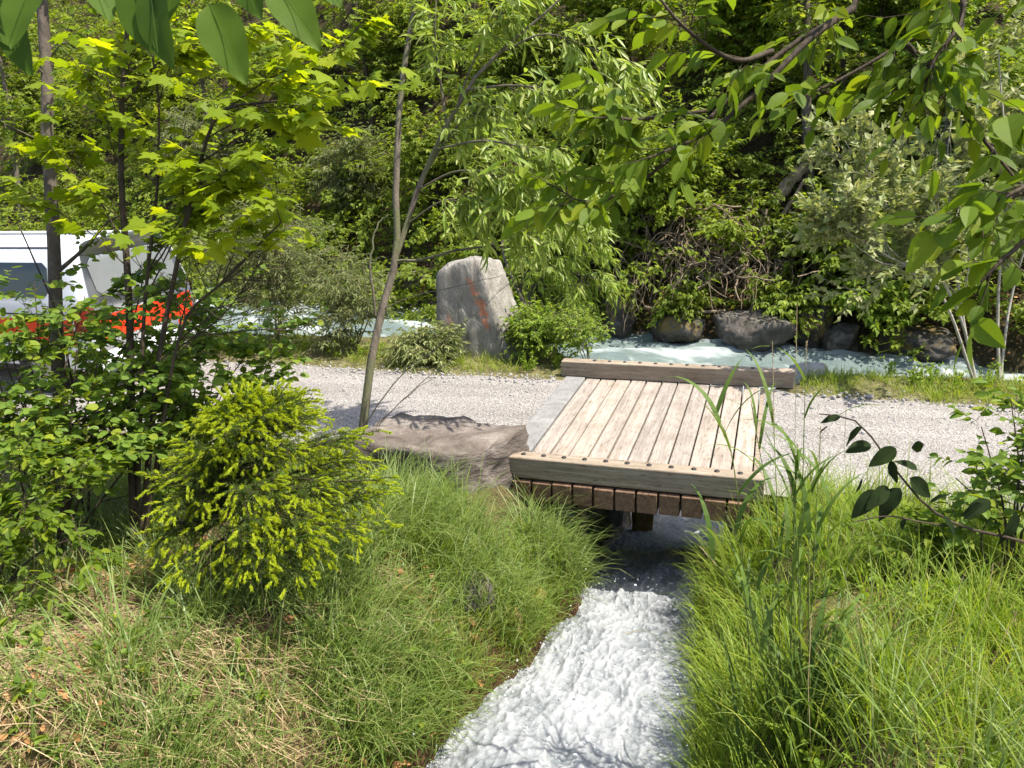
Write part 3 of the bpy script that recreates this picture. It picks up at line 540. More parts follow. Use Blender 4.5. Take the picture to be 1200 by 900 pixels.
g = G(); zc = np.linspace(1.24, 1.76, 5); P = np.stack([rx(zc)+.012, 0*zc, zc], -1); 
g = G(); P = np.array([[(.03, -.05, 1.2), (.01, .2, 1.27), (-.03, .42, 1.36)]]); tubes(g, tov(P), np.full((1, 3), .008), 6); g.build('rear_wiper', BLK, van)
side_patch('door_seam', -1.80, -1.815, .40, 1.74, BLK, -1, .006); side_patch('door_seam', -2.80, -2.815, .40, 1.72, BLK, -1, .006); side_patch('sliding_rail', -.45, -1.8, 1.055, 1.075, BLK, -1, .007)
rear_patch('door_seam', -.008, .008, .42, 1.24, BLK, .0085, 6); rear_patch('door_handle', .08, .26, 1.09, 1.13, BLK, .02, 6)
for zc in (.40,): rear_patch('bumper_step', -.7, .7, .575, .60, BLK, .07, 10)
# small web address low on the sliding door
tc = bpy.data.curves.new('lettering', 'FONT'); tc.body = '.sp.ch'; tc.size = .075; tc.extrude = .001; to = bpy.data.objects.new('lettering', tc); COL.objects.link(to)
dg = bpy.context.evaluated_depsgraph_get(); me = bpy.data.meshes.new_from_object(to.evaluated_get(dg)); bpy.data.objects.remove(to); lo = bpy.data.objects.new('lettering', me); COL.objects.link(lo)
me.materials.append(plain('grey_letter', (.2, .2, .2), .5)); lo.parent = van; lo.location = (-1.78, -.968, .42); lo.rotation_euler = (math.radians(90), 0, 0)

# ------------------------------------------------------------------ plants
def taper(P, r0, r1, p=1.): 
    k = P.shape[-2]; return (r0+(r1-r0)*np.linspace(0, 1, k)**p)
def plant(name, label, cat, loc, stems, bark, leafm, limb=None, twig=None, leaf=None, group=None, sides=7, extra=None, trunk='trunk', crown='crown', zmin=None):
    """stems: list of (points, r0, r1); limb/twig/leaf: dicts; extra: limb polylines given point by point"""
    o = thing(name, loc, label, cat, group); g = G(); sp = []
    for pts, r0, r1 in stems:
        P = smooth_path(pts, 16); P[1:-1] += rng.normal(0, r0*.12, (14, 3)); tubes(g, P, taper(P, r0, r1)[None], sides); sp.append(P)
    allp = []; sp = np.array(sp)
    if extra:
        ex = []
        for pts, r0, r1 in extra:
            P = smooth_path(pts, 16); tubes(g, P, taper(P, r0, r1)[None], 5); ex.append(P)
        ex = np.array(ex)
    if limb:
        n = limb['n']; idx = rng.integers(0, len(sp), n); t = limb['t'][0]+(limb['t'][1]-limb['t'][0])*rng.random(n)**limb.get('p', 1.)
        B, D = sample(sp, idx, t); d = spread(D, rng.uniform(*limb['ang'], n)); 
        if 'bias' in limb: d = nrm(d+np.array(limb['bias']))
        Ls = rng.uniform(*limb['len'], n)*(1-limb.get('top', .5)*(t-limb['t'][0])/(limb['t'][1]-limb['t'][0]+1e-6))
        P = shoots(B, d, Ls, 7, limb.get('up', .3), limb.get('wig', .13)); tubes(g, P, limb['r']*np.linspace(1, .3, 7)[None]*(Ls/Ls.max())[:, None], 4); lim = P
    else: lim = None
    pool = []
    if lim is not None: pool.append(lim)
    if extra and twig and twig.get('on_extra', True):
        e2 = ex[:, np.linspace(0, 15, 7).astype(int)]; pool += [e2]*twig.get('xw', 3)
    if twig and twig.get('on_stems'): pool += [sp[:, np.linspace(8, 15, 7).astype(int)]]*2
    lp = None
    if twig:
        Q = np.concatenate(pool); n = twig['n']; idx = rng.integers(0, len(Q), n); t = rng.uniform(twig.get('t0', .2), 1, n)
        B, D = sample(Q, idx, t); d = spread(D, rng.uniform(*twig['ang'], n)); d[:, 2] *= twig.get('flat', 1.); d = nrm(d+np.array(twig.get('bias', (0, 0, 0))))
        Lt = rng.uniform(*twig['len'], n); lp = shoots(B, d, Lt, 5, twig.get('up', 0), twig.get('wig', .12)); tubes(g, lp, twig['r']*np.linspace(1, .4, 5)[None].repeat(n, 0), 3)
    g.build(trunk, bark, o, True, loc=loc)
    if leaf and lp is not None:
        k = leaf['k']; n = len(lp)*k; idx = np.repeat(np.arange(len(lp)), k); t = np.tile(np.linspace(.18, 1., k), len(lp))+rng.uniform(-.06, .06, n)
        B, D = sample(lp, idx, t); d = spread(D, rng.uniform(.5, 1.25, n)); end = t > .95; d[end] = D[end]; d[:, 2] = d[:, 2]*leaf.get('flat', .6)-leaf.get('droop', .25)
        sz = leaf['size']*rng.uniform(.6, 1.2, n); gl = G(); keep = np.ones(n, bool)
        if zmin is not None: keep = B[:, 2] > zmin
        leaves(gl, B[keep], d[keep], sz[keep], leaf['kind'], leaf.get('nup', 1.), leaf.get('jit', .5)); gl.build(crown, leafm, o, loc=loc)
    return o
def pp(pts): return [at(x, y, dep=d) for x, y, d in pts]

# --- wooded slope across the river: undergrowth mass, then trees and bushes one by one
n = 10500; yy = 18.3+30*rng.random(n)**1.4; xx = -.33*yy+(rng.random(n)-.5)*(yy*1.75+3)
xx = np.where(rng.random(n) < .0, xx, xx); dens = n2(xx, yy, .28, 3, 81); keep = (dens > -.62)&~((xx > -3.2)&(xx < 3)&(yy < 20.8)&(rng.random(n) < .8)); xx, yy = xx[keep], yy[keep]; n = len(xx)
B = np.stack([xx, yy, height(xx, yy)+rng.gamma(1.6, .45, n)], -1); az = rng.uniform(0, 6.28, n); D = np.stack([np.cos(az), np.sin(az)-.5, rng.uniform(-.15, .35, n)], -1)
P = shoots(B, D, rng.uniform(.6, 1.6, n), 5, -.3, .12); k = 30; idx = np.repeat(np.arange(n), k); t = rng.random(n*k); Bq, Dq = sample(P, idx, t); d = spread(Dq, rng.uniform(.4, 1.3, n*k)); d[:, 2] = d[:, 2]*.4-.25
Bq += rng.normal(0, .06, Bq.shape); g = G(); tubes(g, P, np.full((n, 5), .008), 3)
leaves(g, Bq, d, rng.uniform(.10, .22, n*k), 'small', 1., .4)
tag(g.build('undergrowth', M['wood_dark']), 'dense dark green undergrowth covering the wooded slope across the river', 'undergrowth', kind='stuff')
# dead leaves on the far bank
n = 9000; xx = rng.uniform(-14, 6, n); yy = river_far(xx)+.3+rng.gamma(1.5, .9, n); keep = n2(xx, yy, .8, 3, 83) > -.1; xx, yy = xx[keep], yy[keep]; az = rng.uniform(0, 6.28, len(xx)); g = G()
leaves(g, np.stack([xx, yy, height(xx, yy)+.02], -1), np.stack([np.cos(az), np.sin(az), .1*az*0], -1), rng.uniform(.05, .12, len(xx)), 'small', 1., .5); tag(g.build('fallen_leaves', M['litter']), 'brown fallen leaves lying on the far river bank', 'leaf litter', kind='stuff')

def far_trunk(name, label, px0, py0, px1, py1, r, bark, leafm, lime=1, extra_len=4, nl=26, size=.19):
    p = hit(px0, py0, 8); p = ground(p[0]*.9, p[1]*.9); d = depth_of(p); top = at(px1, py1, dep=d); up = top+(top-p)*extra_len/max(np.linalg.norm(top-p), .1); midp = (p+top)/2+rng.normal(0, .08, 3)
    return plant(name, label, 'tree', p, [([p-[0, 0, .3], midp, top, up], r, r*.45)], bark, leafm, dict(n=nl, t=(.35, .98), ang=(.7, 1.3), len=(1.2, 3.0), r=r*.28, up=.1), dict(n=nl*9, ang=(.4, 1.1), len=(.5, 1.1), r=.006, flat=.5, up=-.1), dict(k=12, size=size*1.3, kind='small', flat=.4))
far_trunk('forest_tree', 'tall grey trunked tree on the slope above the fallen log', 958, 160, 945, 10, .16, M['bark'], M['wood_mid'])
far_trunk('forest_tree', 'thin straight trunk high on the dark slope right of the willow leaves', 688, 80, 691, -20, .075, M['bark'], M['wood_dark'])
far_trunk('forest_tree', 'dark leaning trunk on the slope behind the slender leaning tree', 428, 70, 412, -30, .10, M['bark_dark'], M['wood_dark'])
far_trunk('forest_tree', 'slim pale trunk on the dark slope just right of the slender leaning tree', 560, 30, 552, -40, .07, M['bark'], M['wood_dark'])
far_trunk('forest_tree', 'crooked grey branching tree at the left edge beyond the van', 14, 215, 4, 90, .12, M['bark'], M['wood_mid'])
far_trunk('forest_tree', 'curved dark trunk on the slope right of the tall grey trunk', 1002, 90, 985, -10, .09, M['bark_dark'], M['wood_lime'])
far_trunk('forest_tree', 'grey trunk among pale leaves at the upper right of the slope', 1120, 150, 1126, 30, .1, M['bark'], M['wood_lime'])
far_trunk('forest_tree', 'slim grey trunk on the slope beyond the maple saplings', 240, 190, 232, 60, .09, M['bark'], M['wood_mid'])
def bush(px, py, h, w, leafm, label, kind='small', size=.17, n=75, name='bush', cat='bush', bark='bark_dark', y=None, bias=(0, -.3, .1), lk=12, tw=8, droop=.3, r=.03, tlen=(.35, .8), flat=.5, ang=(.3, 1.2), base=None):
    p = hit(px, py, 5) if base is None else np.array(base, float); st = []
    for s in range(5):
        a = rng.uniform(0, 6.28); e = p+np.array([math.cos(a)*w*.28, math.sin(a)*w*.28, h*rng.uniform(.7, 1.)]); st.append(([p-[0, 0, .1], p+(e-p)*.5+rng.normal(0, .1*w, 3)*[1, 1, .3], e], r, r*.3))
    return plant(name, label, cat, p, st, M[bark], M[leafm], dict(n=n, t=(.15, 1.), ang=ang, len=(w*.25, w*.6), r=r*.4, up=.15, bias=bias, top=.3), dict(n=n*tw, ang=(.3, 1.1), len=tlen, r=.005, flat=flat, up=-.15), dict(k=lk, size=size, kind=kind, flat=.5, droop=droop), crown='foliage', trunk='stems')
bush(775, 285, 2.6, 3.0, 'wood_mid', 'broad green bush overhanging the water right of the willow across the river', n=80)
bush(640, 330, 2.2, 2.6, 'wood_dark', 'dark green bush in shadow behind the standing stone across the river', n=70)
bush(700, 250, 2.8, 3.2, 'wood_dark', 'deep green fern like bush above the dark boulder across the river', n=80)
bush(870, 300, 1.1, 2.2, 'wood_mid', 'leafy spray hanging over the root tangle on the far bank', n=34, droop=.4)
bush(960, 335, 1.7, 2.0, 'wood_mid', 'green bush drooping over the upright boulder on the far bank', n=55)
bush(1040, 330, 2.0, 2.4, 'wood_mid', 'leafy bush over the water behind the pale leaved sapling', n=60)
bush(1010, 385, .8, 1.4, 'wood_lime', 'low bright leaves touching the water beside the split grey boulder', n=30, droop=.5)
bush(865, 110, 3.2, 3.4, 'wood_lime', 'bright sunlit bush high on the slope left of the tall grey trunk', n=80, size=.19)
bush(1060, 130, 3.6, 4.0, 'wood_lime', 'sunlit pale bush high on the slope at the upper right', n=80, size=.19)
bush(1170, 230, 3.2, 3.4, 'wood_mid', 'mid green bush at the right edge across the river', n=70)
bush(760, 110, 3.4, 3.8, 'wood_mid', 'mid green bush high on the slope behind the overhanging branch tip', n=70, size=.19)
bush(620, 140, 3.0, 3.6, 'wood_dark', 'shadowed bush on the slope behind the hanging willow leaves', n=70, size=.19)
bush(520, 240, 2.2, 2.6, 'wood_dark', 'dark bush across the river just right of the slender tree', n=50)
bush(340, 160, 3.4, 3.6, 'wood_mid', 'pale green bush on the slope beyond the maple saplings', n=80, size=.19)
bush(180, 140, 3.6, 4.0, 'wood_mid', 'grey green bush on the slope between the two left trunks', n=80, size=.19)
bush(60, 190, 3.2, 4.0, 'wood_dark', 'dim green bush on the slope above the white van roof', n=70, size=.19)
bush(420, 250, 2.0, 2.2, 'osier', 'pale grey green willow bush across the river left of the slender tree', 'narrow', .2, 70, tw=10)
bush(260, 230, 2.4, 2.6, 'osier', 'pale willow scrub across the river with bare grey stems', 'narrow', .2, 70, tw=10, bark='bark_pale')
bush(480, 110, 2.8, 3.0, 'wood_dark', 'dark leafy bush on the slope directly behind the slender tree top', n=60, size=.19)
bush(905, 372, .5, 1.5, 'wood_mid', 'leafy twigs trailing over the widest grey boulder on the far bank', n=22, droop=.6, size=.14)
bush(800, 372, .5, 1.2, 'wood_dark', 'ferny leaves trailing over the brown topped boulder on the far bank', n=16, droop=.6, size=.13)
# fallen log, broken limbs and the tangle of roots under the far trees
def log(name, pts, r0, r1, label, mat='deadwood', cat='log'):
    P = smooth_path(pts, 24); P += rng.normal(0, r0*.08, P.shape); g = G(); tubes(g, P, taper(P, r0, r1)[None]*rng.uniform(.85, 1.12, (1, 24)), 10); 
    for e, q in ((P[0], 0), (P[-1], 1)):
        i0 = (0 if q == 0 else 23*10); ring_ = np.arange(10)+i0; g.addm([e], [np.array([[ring_[(a+1) % 10]-g.n, ring_[a]-g.n, 0] if q == 0 else [ring_[a]-g.n, ring_[(a+1) % 10]-g.n, 0] for a in range(10)])])
    return tag(g.build(name, M[mat], None, True, tuple(P[0])), label, cat)
a, b = hit(905, 252, 8), hit(955, 205, 8); log('fallen_log', [a+[0, -.3, .35], (a+b)/2+[0, -.4, .5], b+[0, -.3, .5]], .17, .13, 'rotten brown log lying on the slope above the far river bank')
a, b = hit(915, 262, 8), hit(940, 225, 8); log('broken_limb', [a+[0, -.4, .2], (a+b)/2+[.1, -.4, .4], b+[0, -.3, .35]], .07, .04, 'thinner broken limb lying just below the rotten log')
a = at(860, 365, y=18.2); log('drift_log', [at(755, 360, y=18.3), at(800, 366, y=18.1), at(850, 364, y=18.2)], .045, .03, 'slim driftwood pole lying across the boulders under the roots')
g = G()
n = 420; px = rng.normal(845, 62, n); py = rng.uniform(262, 335, n); B = np.array([hit(x, y, 10) for x, y in zip(px, py)])+np.array([0, -.25, .25]); B[:, 1] -= rng.uniform(0, .5, n); B[:, 2] += rng.uniform(0, .3, n)
D = nrm(np.stack([rng.normal(-.15, .55, n), rng.normal(-.45, .35, n), rng.uniform(-1, .25, n)], -1)); P = shoots(B, D, rng.uniform(.5, 1.7, n), 8, -1.0, .3); tubes(g, P, rng.gamma(2, .006, (n, 1))*np.linspace(1, .4, 8)[None]+.004, 4)
st_ = smooth_path([hit(x, y, 10)+[0, -.25, .3] for x, y in ((765, 300), (800, 292), (845, 285), (890, 290), (925, 300))], 20); tubes(g, st_, np.full((1, 20), .05), 8)
tag(g.build('root_tangle', M['deadwood'], None, True, tuple(hit(835, 320, 10))), 'brown tangle of bare roots hanging from the undercut far bank', 'roots', kind='stuff')
g = G()
n = 26; B = np.array([hit(x, y, 10) for x, y in zip(rng.uniform(690, 760, n), rng.uniform(320, 350, n))])+[0, -.5, .3]; P = shoots(B, np.stack([rng.normal(0, .4, n), rng.normal(-.4, .2, n), -.4*np.ones(n)], -1), rng.uniform(.5, 1., n), 8, -1.2, .2); tubes(g, P, np.full((n, 1), .012)*np.linspace(1, .5, 8)[None], 4)
tag(g.build('hanging_roots', M['deadwood'], None, True, tuple(hit(725, 335, 10))), 'few thin roots hanging over the dark mossy boulder on the far bank', 'roots', kind='stuff')

# --- river bank shrubs on the near side of the river
def ground_px(px, py): return hit(px, py, 3)
bush(0, 0, 1.9, 1.9, 'osier', 'grey green osier bush standing between the road verge and the white water', 'narrow', .10, 70, base=ground(-7.4, 9.9), tw=9, lk=12, bark='twig', tlen=(.3, .6), r=.018)
bush(0, 0, 1.35, 1.1, 'osier', 'airy willow shrub beside the river between slender tree and standing stone', 'narrow', .11, 34, base=ground(-6.0, 9.9), tw=9, lk=11, bark='twig', tlen=(.25, .5), r=.012)
bush(0, 0, .5, .5, 'wood_lime', 'small pale leaved shrub at the right foot of the standing stone', 'small', .07, 40, base=ground(-3.05, 9.9), tw=9, lk=11, bark='twig', tlen=(.2, .4), r=.012)
bush(0, 0, .25, .65, 'silver', 'low grey leaved willow growing in front of the standing stone', 'narrow', .11, 34, base=ground(-4.5, 9.25), tw=8, lk=12, bark='twig', tlen=(.2, .4), r=.009)
bush(0, 0, .55, .8, 'wood_lime', 'low leafy shrub behind the left end of the far kerb beam', 'small', .06, 24, base=ground(-2.3, 9.75), tw=8, lk=10, bark='twig', tlen=(.2, .35), r=.008)
# willow leaning out over the water behind the stone
p = ground(-3.1, 10.4); wl = [pp([(640, 300, 12.2), (668, 290, 12), (700, 296, 11.8), (722, 330, 11.7)]), pp([(600, 320, 12.3), (620, 285, 12.2), (660, 262, 12), (700, 268, 11.8)])]
plant('riverside_willow', 'narrow leaved willow arching over the river right of the standing stone', 'willow', p, [([p, at(610, 340, dep=12.3), at(640, 295, dep=12.2), at(690, 280, dep=12)], .035, .012), ([p, at(620, 345, dep=12.4), at(655, 320, dep=12.2), at(690, 325, dep=12)], .03, .01), ([p, at(590, 300, dep=12.6), at(600, 262, dep=12.6), at(640, 235, dep=12.5)], .03, .01)], M['bark'], M['willow'],
      dict(n=46, t=(.25, 1.), ang=(.4, 1.2), len=(.35, .95), r=.009, up=.1, bias=(.25, -.2, 0)), dict(n=240, ang=(.3, .9), len=(.2, .5), r=.004, up=-.6), dict(k=11, size=.16, kind='willow', droop=.5, flat=.7), trunk='stems', crown='foliage')
# pale leaved sapling on the right verge
def gp(px, py): return hit(px, py, 3)
p = gp(1147, 448); d = depth_of(p)
q = gp(1172, 448)
plant('riverbank_sapling', 'slim pale silvery leaved sapling on the verge at the right edge of the river', 'tree', p, [([p-[0, 0, .1], at(1125, 370, dep=d), at(1085, 300, dep=d), at(1035, 235, dep=d), at(990, 165, dep=d)], .02, .006), ([p-[0, 0, .1], at(1130, 380, dep=d), at(1118, 300, dep=d), at(1110, 200, dep=d), at(1120, 90, dep=d)], .018, .006), ([p-[0, 0, .1], at(1100, 340, dep=d-.1), at(1040, 300, dep=d-.2), at(985, 268, dep=d-.3)], .018, .006), ([q-[0, 0, .1], at(1170, 340, dep=d), at(1180, 220, dep=d), at(1170, 60, dep=d)], .019, .008), ([q-[0, 0, .1], at(1185, 350, dep=d+.2), at(1215, 240, dep=d), at(1240, 120, dep=d)], .017, .008)], M['bark_pale'], M['silver'],
      dict(n=105, t=(.3, 1.), ang=(.4, 1.1), len=(.35, 1.25), r=.008, up=.35, bias=(-.15, 0, 0)), dict(n=720, ang=(.3, .9), len=(.2, .5), r=.0035, up=.2), dict(k=13, size=.115, kind='small', droop=.1, flat=.9, jit=.8), crown='foliage', trunk='stems')
# --- trees and saplings on the near bank
p = gp(76, 610); d0 = depth_of(p)
plant('young_tree', 'young grey brown tree standing straight at the left in front of the van', 'tree', p, [([p-[0, 0, .1], at(70, 480, dep=d0), at(66, 380, dep=d0), at(60, 250, dep=d0), at(56, 120, dep=d0), at(48, -10, dep=d0), at(46, -90, dep=d0), at(44, -160, dep=d0)], .056, .035)], M['bark'], M['hazel'],
      dict(n=22, t=(.5, 1.), ang=(.6, 1.2), len=(.3, .8), r=.007, up=.25), dict(n=100, ang=(.4, 1.1), len=(.15, .35), r=.0025, flat=.5), dict(k=7, size=.075, kind='ovate', droop=.3), sides=10,
      extra=[([at(66, 320, dep=d0), at(100, 290, dep=d0), at(125, 262, dep=d0-.1), at(146, 250, dep=d0-.2)], .018, .005), ([at(55, 150, dep=d0), at(90, 110, dep=d0-.2), at(140, 60, dep=d0-.3)], .010, .003), ([at(55, 90, dep=d0), at(20, 60, dep=d0-.2), at(-30, 40, dep=d0-.3)], .010, .003)])
p = gp(158, 655); d = depth_of(p); E = lambda *a: pp([(x, y, d+q) for x, y, q in a])
mp_st = [(E((158, 668, 0), (154, 500, .1), (150, 330, .2), (142, 200, .2), (146, 80, .2), (152, -40, .2)), .030, .014), (E((160, 668, 0), (165, 480, .1), (170, 350, .15), (184, 220, .2), (186, 120, .2), (178, 60, .2)), .016, .006), (E((164, 668, 0), (180, 470, 0), (205, 320, 0), (235, 190, 0), (262, 130, -.1), (330, 118, -.2)), .022, .007), (E((164, 668, 0), (190, 500, -.1), (215, 380, -.2), (260, 330, -.3), (330, 260, -.4)), .014, .005)]
plant('maple_sapling', 'many stemmed maple sapling with glowing yellow green leaves in front of the van', 'tree', p, mp_st, M['bark_dark'], M['maple'],
      dict(n=60, t=(.38, 1.), ang=(.5, 1.2), len=(.35, 1.05), r=.008, up=.3), dict(n=330, ang=(.3, 1.), len=(.15, .4), r=.0028, flat=.4, up=.1, xw=4), dict(k=5, size=.135, kind='maple', droop=.3, flat=.3, jit=.4), zmin=2.35,
      extra=[(E((150, 300, .2), (120, 240, .2), (90, 190, .2), (60, 170, .2)), .008, .003), (E((146, 120, .2), (190, 70, .2), (250, 45, .1), (330, 30, 0)), .008, .003), (E((190, 420, 0), (260, 370, -.1), (310, 300, -.1)), .006, .003),
             (E((262, 130, -.1), (320, 90, -.1), (390, 60, -.2), (430, 20, -.2)), .007, .003), (E((235, 190, 0), (300, 150, .1), (370, 122, .1), (425, 105, .1)), .007, .003), (E((170, 350, .15), (230, 240, .3), (300, 205, .3)), .006, .003)])
p = gp(100, 640)+np.array([-.1, 0, 0]); d = depth_of(p); 
plant('maple_seedling', 'small maple shoots with lobed green leaves just behind the leafy shrub', 'sapling', p, [(E((100, 660, .3), (90, 500, .3), (70, 380, .3), (20, 260, .3)), .012, .005), (E((102, 660, .3), (110, 520, .3), (150, 400, .3), (180, 270, .3)), .010, .004), (E((102, 660, .2), (60, 560, .2), (20, 460, .2), (-30, 330, .2)), .010, .004)], M['bark_dark'], M['shrub'],
      dict(n=22, t=(.35, 1.), ang=(.5, 1.2), len=(.2, .6), r=.005, up=.3), dict(n=110, ang=(.3, 1.), len=(.12, .3), r=.0025, flat=.4), dict(k=4, size=.10, kind='lobed', droop=.3, flat=.3, jit=.45))
# the slender leaning tree in the middle
p = gp(418, 545); d = depth_of(p); E = lambda *a: pp([(x, y, d+q) for x, y, q in a])
plant('slender_tree', 'slender leaning tree forking in two at mid height beside the flat topped boulder', 'tree', p, [([p-[0, 0, .15]]+E((430, 460, 0), (445, 375, 0), (464, 302, 0), (464, 200, 0), (471, 100, 0), (487, 0, 0), (505, -130, 0)), .043, .021), (E((462, 306, 0), (490, 222, 0), (522, 150, -.1), (558, 90, -.2), (612, 38, -.3), (690, -30, -.4)), .029, .009)], M['bark_light'], M['willow'], None,
      dict(n=340, ang=(.3, 1.1), len=(.2, .55), r=.0032, up=-.6, t0=.3), dict(k=10, size=.175, kind='willow', droop=.45, flat=.7), sides=10,
      extra=[(E((524, 148, -.1), (516, 95, -.1), (510, 45, -.1), (512, -20, -.1)), .014, .006), (E((497, 205, 0), (520, 168, 0), (545, 140, -.1), (572, 125, -.1)), .018, .006), (E((548, 105, -.2), (600, 100, -.4), (650, 105, -.6), (712, 110, -.7)), .012, .004), (E((510, 175, -.1), (570, 165, -.5), (630, 180, -.7), (690, 215, -.8)), .012, .004),
             (E((490, 222, 0), (540, 200, -.4), (600, 215, -.6), (650, 260, -.7)), .011, .004), (E((590, 60, -.3), (640, 40, -.5), (700, 60, -.6), (735, 80, -.6)), .010, .004), (E((478, 262, 0), (520, 235, -.3), (560, 240, -.4), (600, 270, -.5)), .009, .003), (E((530, 138, -.1), (560, 60, -.2), (590, 10, -.3), (620, -40, -.3)), .01, .004)])
g = G()
for pts, r0, r1 in [(E((466, 306, 0), (500, 302, -.1), (555, 289, -.2), (610, 290, -.3), (645, 284, -.4)), .017, .005), (E((440, 370, 0), (434, 300, -.1), (444, 262, -.1), (456, 252, -.1)), .013, .006), (E((426, 500, 0), (470, 440, -.1), (520, 400, -.2), (600, 330, -.3)), .007, .002), (E((424, 520, 0), (470, 470, -.2), (515, 432, -.3), (545, 410, -.3)), .006, .002), (E((424, 525, 0), (450, 490, -.1), (500, 448, -.2), (512, 452, -.2)), .005, .002), (E((442, 365, 0), (490, 345, -.1), (560, 330, -.2), (590, 322, -.2)), .006, .002)]:
    P = smooth_path(pts, 16); P[2:] += rng.normal(0, .006, P[2:].shape); tubes(g, P, taper(P, r0, r1)[None], 6)
o = bpy.data.objects[[q.name for q in bpy.data.objects if q.name.startswith('slender_tree')][0]]; g.build('bare_branches', M['bark_light'], o, True, loc=o.location)['label'] = 'leafless side branches'
# leafy shrub at the left
def shrub(name, label, px, py, tips, leafm, kind, size, n, k=8, r=.009, bark='bark_dark', dz=0, len_=(.2, .55), tl=(.12, .3), cat='shrub', flat=.35, jit=.5, tw=5, droop=.2, up=.3):
    p = gp(px, py); d = depth_of(p); st = [([p-[0, 0, .08], (p+at(x, y, dep=d+q))/2+rng.normal(0, .05, 3)+[0, 0, .08], at(x, y, dep=d+q)], r, r*.35) for x, y, q in tips]
    return plant(name, label, cat, p, st, M[bark], M[leafm], dict(n=n, t=(.3, 1.), ang=(.4, 1.2), len=len_, r=r*.45, up=up), dict(n=n*tw, ang=(.3, 1.1), len=tl, r=.002, flat=.4), dict(k=k, size=size, kind=kind, droop=droop, flat=flat, jit=jit), trunk='stems', crown='foliage')
shrub('leafy_shrub', 'loose shrub of round green leaves covering the lower left of the van', 60, 650, [(10, 400, 0), (60, 380, .2), (120, 400, 0), (180, 430, -.1), (-30, 450, .1), (220, 470, 0), (30, 500, -.4), (150, 520, -.4), (40, 330, .1), (100, 345, .1), (170, 360, .1), (90, 410, -.2), (190, 400, .2), (-20, 360, 0)], 'shrub', 'round', .07, 125, k=6)
shrub('leafy_shrub', 'spreading shrub of small oval leaves between the maple stems and the spruce', 200, 640, [(150, 400, .3), (235, 390, .4), (270, 430, .4), (300, 400, .5), (225, 330, .5), (330, 390, .5)], 'shrub', 'round', .065, 75)
shrub('leafy_shrub', 'low dark shrub in the grass at the left edge below the van', -20, 700, [(30, 600, -.2), (90, 580, -.1), (120, 620, -.3), (10, 540, 0), (-60, 560, 0), (60, 680, -.4)], 'hazel', 'ovate', .07, 30)
shrub('leafy_shrub', 'drooping twigs of oval leaves crossing the van rear beside the road', 215, 600, [(280, 340, .8), (330, 380, .8), (345, 400, .9), (240, 360, .8), (190, 350, .7)], 'shrub', 'ovate', .075, 12, k=7)
shrub('yellow_shrub', 'small yellow leaved plant just left of the spruce sapling', 195, 560, [(170, 520, .1), (200, 505, .1), (215, 520, 0), (185, 510, 0)], 'maple', 'small', .035, 10, k=9, r=.004, len_=(.06, .16), tl=(.05, .12))
# plants on the right bank
shrub('leafy_shrub', 'bright green shrub of pointed leaves at the right edge above the grass', 1185, 690, [(1150, 500, 0), (1185, 470, .1), (1120, 560, -.1), (1200, 520, -.2), (1160, 600, -.2), (1230, 480, 0), (1215, 560, .1)], 'shrub', 'ovate', .085, 30, k=6, jit=.7)
shrub('leafy_shrub', 'knee high leafy plant growing at the right foot of the bridge', 905, 610, [(880, 545, 0), (905, 525, .1), (930, 520, .1), (955, 535, .1), (900, 570, -.2), (980, 560, 0)], 'shrub', 'small', .05, 26, k=9, r=.005, len_=(.08, .2), tl=(.06, .15))
shrub('meadow_plant', 'low broad leaved plant in the grass below the dark hanging twig', 1090, 680, [(1060, 620, 0), (1090, 610, 0), (1120, 630, 0), (1040, 650, -.1)], 'hazel', 'ovate', .06, 16, k=7, r=.005, len_=(.08, .2), tl=(.06, .14))
# --- spruce sapling
p = gp(288, 700); d = depth_of(p); top = at(281, 474, dep=d+.15)
sp_o = thing('spruce_sapling', p, 'young spruce with bright lime new shoots on its right side in the left grass', 'spruce'); H_ = top-p
g = G(); tr = smooth_path([p-[0, 0, .1], p+H_*.35+[.02, 0, 0], p+H_*.7, top], 14); tubes(g, tr, taper(tr, .03, .006)[None], 8)
n = 150; t = np.sort(.38+.58*rng.random(n)**1.15); B, D = sample(tr[None], np.zeros(n, int), t); az = rng.uniform(0, 6.283, n); rightw = np.cos(az-math.radians(-15))
prof = np.interp(t, [.25, .34, .5, .7, .9, 1.], [.70, .90, .92, .72, .30, .06]); Lb = prof*(.62+.38*np.clip(rightw, -.8, 1))*rng.uniform(.8, 1.08, n); el = np.interp(t, [.25, .6, 1.], [-.12, .22, .9])
dd = np.stack([np.cos(az)*np.cos(el), np.sin(az)*np.cos(el), np.sin(el)], -1); bough = shoots(B, dd, Lb, 9, .05, .05); tubes(g, bough, (.0075*np.linspace(1, .3, 9))[None].repeat(n, 0), 4)
m = n*20; idx = np.repeat(np.arange(n), 20); tt = rng.uniform(.3, 1., m); B2, D2 = sample(bough, idx, tt); d2 = spread(D2, rng.uniform(.5, 1.0, m)); d2[:, 2] = d2[:, 2]*.35-.06; tw_ = shoots(B2, d2, (.10+.18*(1-tt))*np.minimum(1, Lb[idx]*2.2), 4, -.05, .05); tubes(g, tw_, np.full((m, 4), .002), 3)
g.build('trunk', M['bark_dark'], sp_o, True, loc=p)
gn = G(); q = 26; i2 = np.repeat(np.arange(m), q); B3, D3 = sample(tw_, i2, rng.random(m*q)*.95); leaves(gn, B3, nrm(spread(D3, rng.uniform(.6, 1.1, m*q))+[0, 0, .1]), rng.uniform(.016, .026, m*q), 'narrow', 1., 1.)
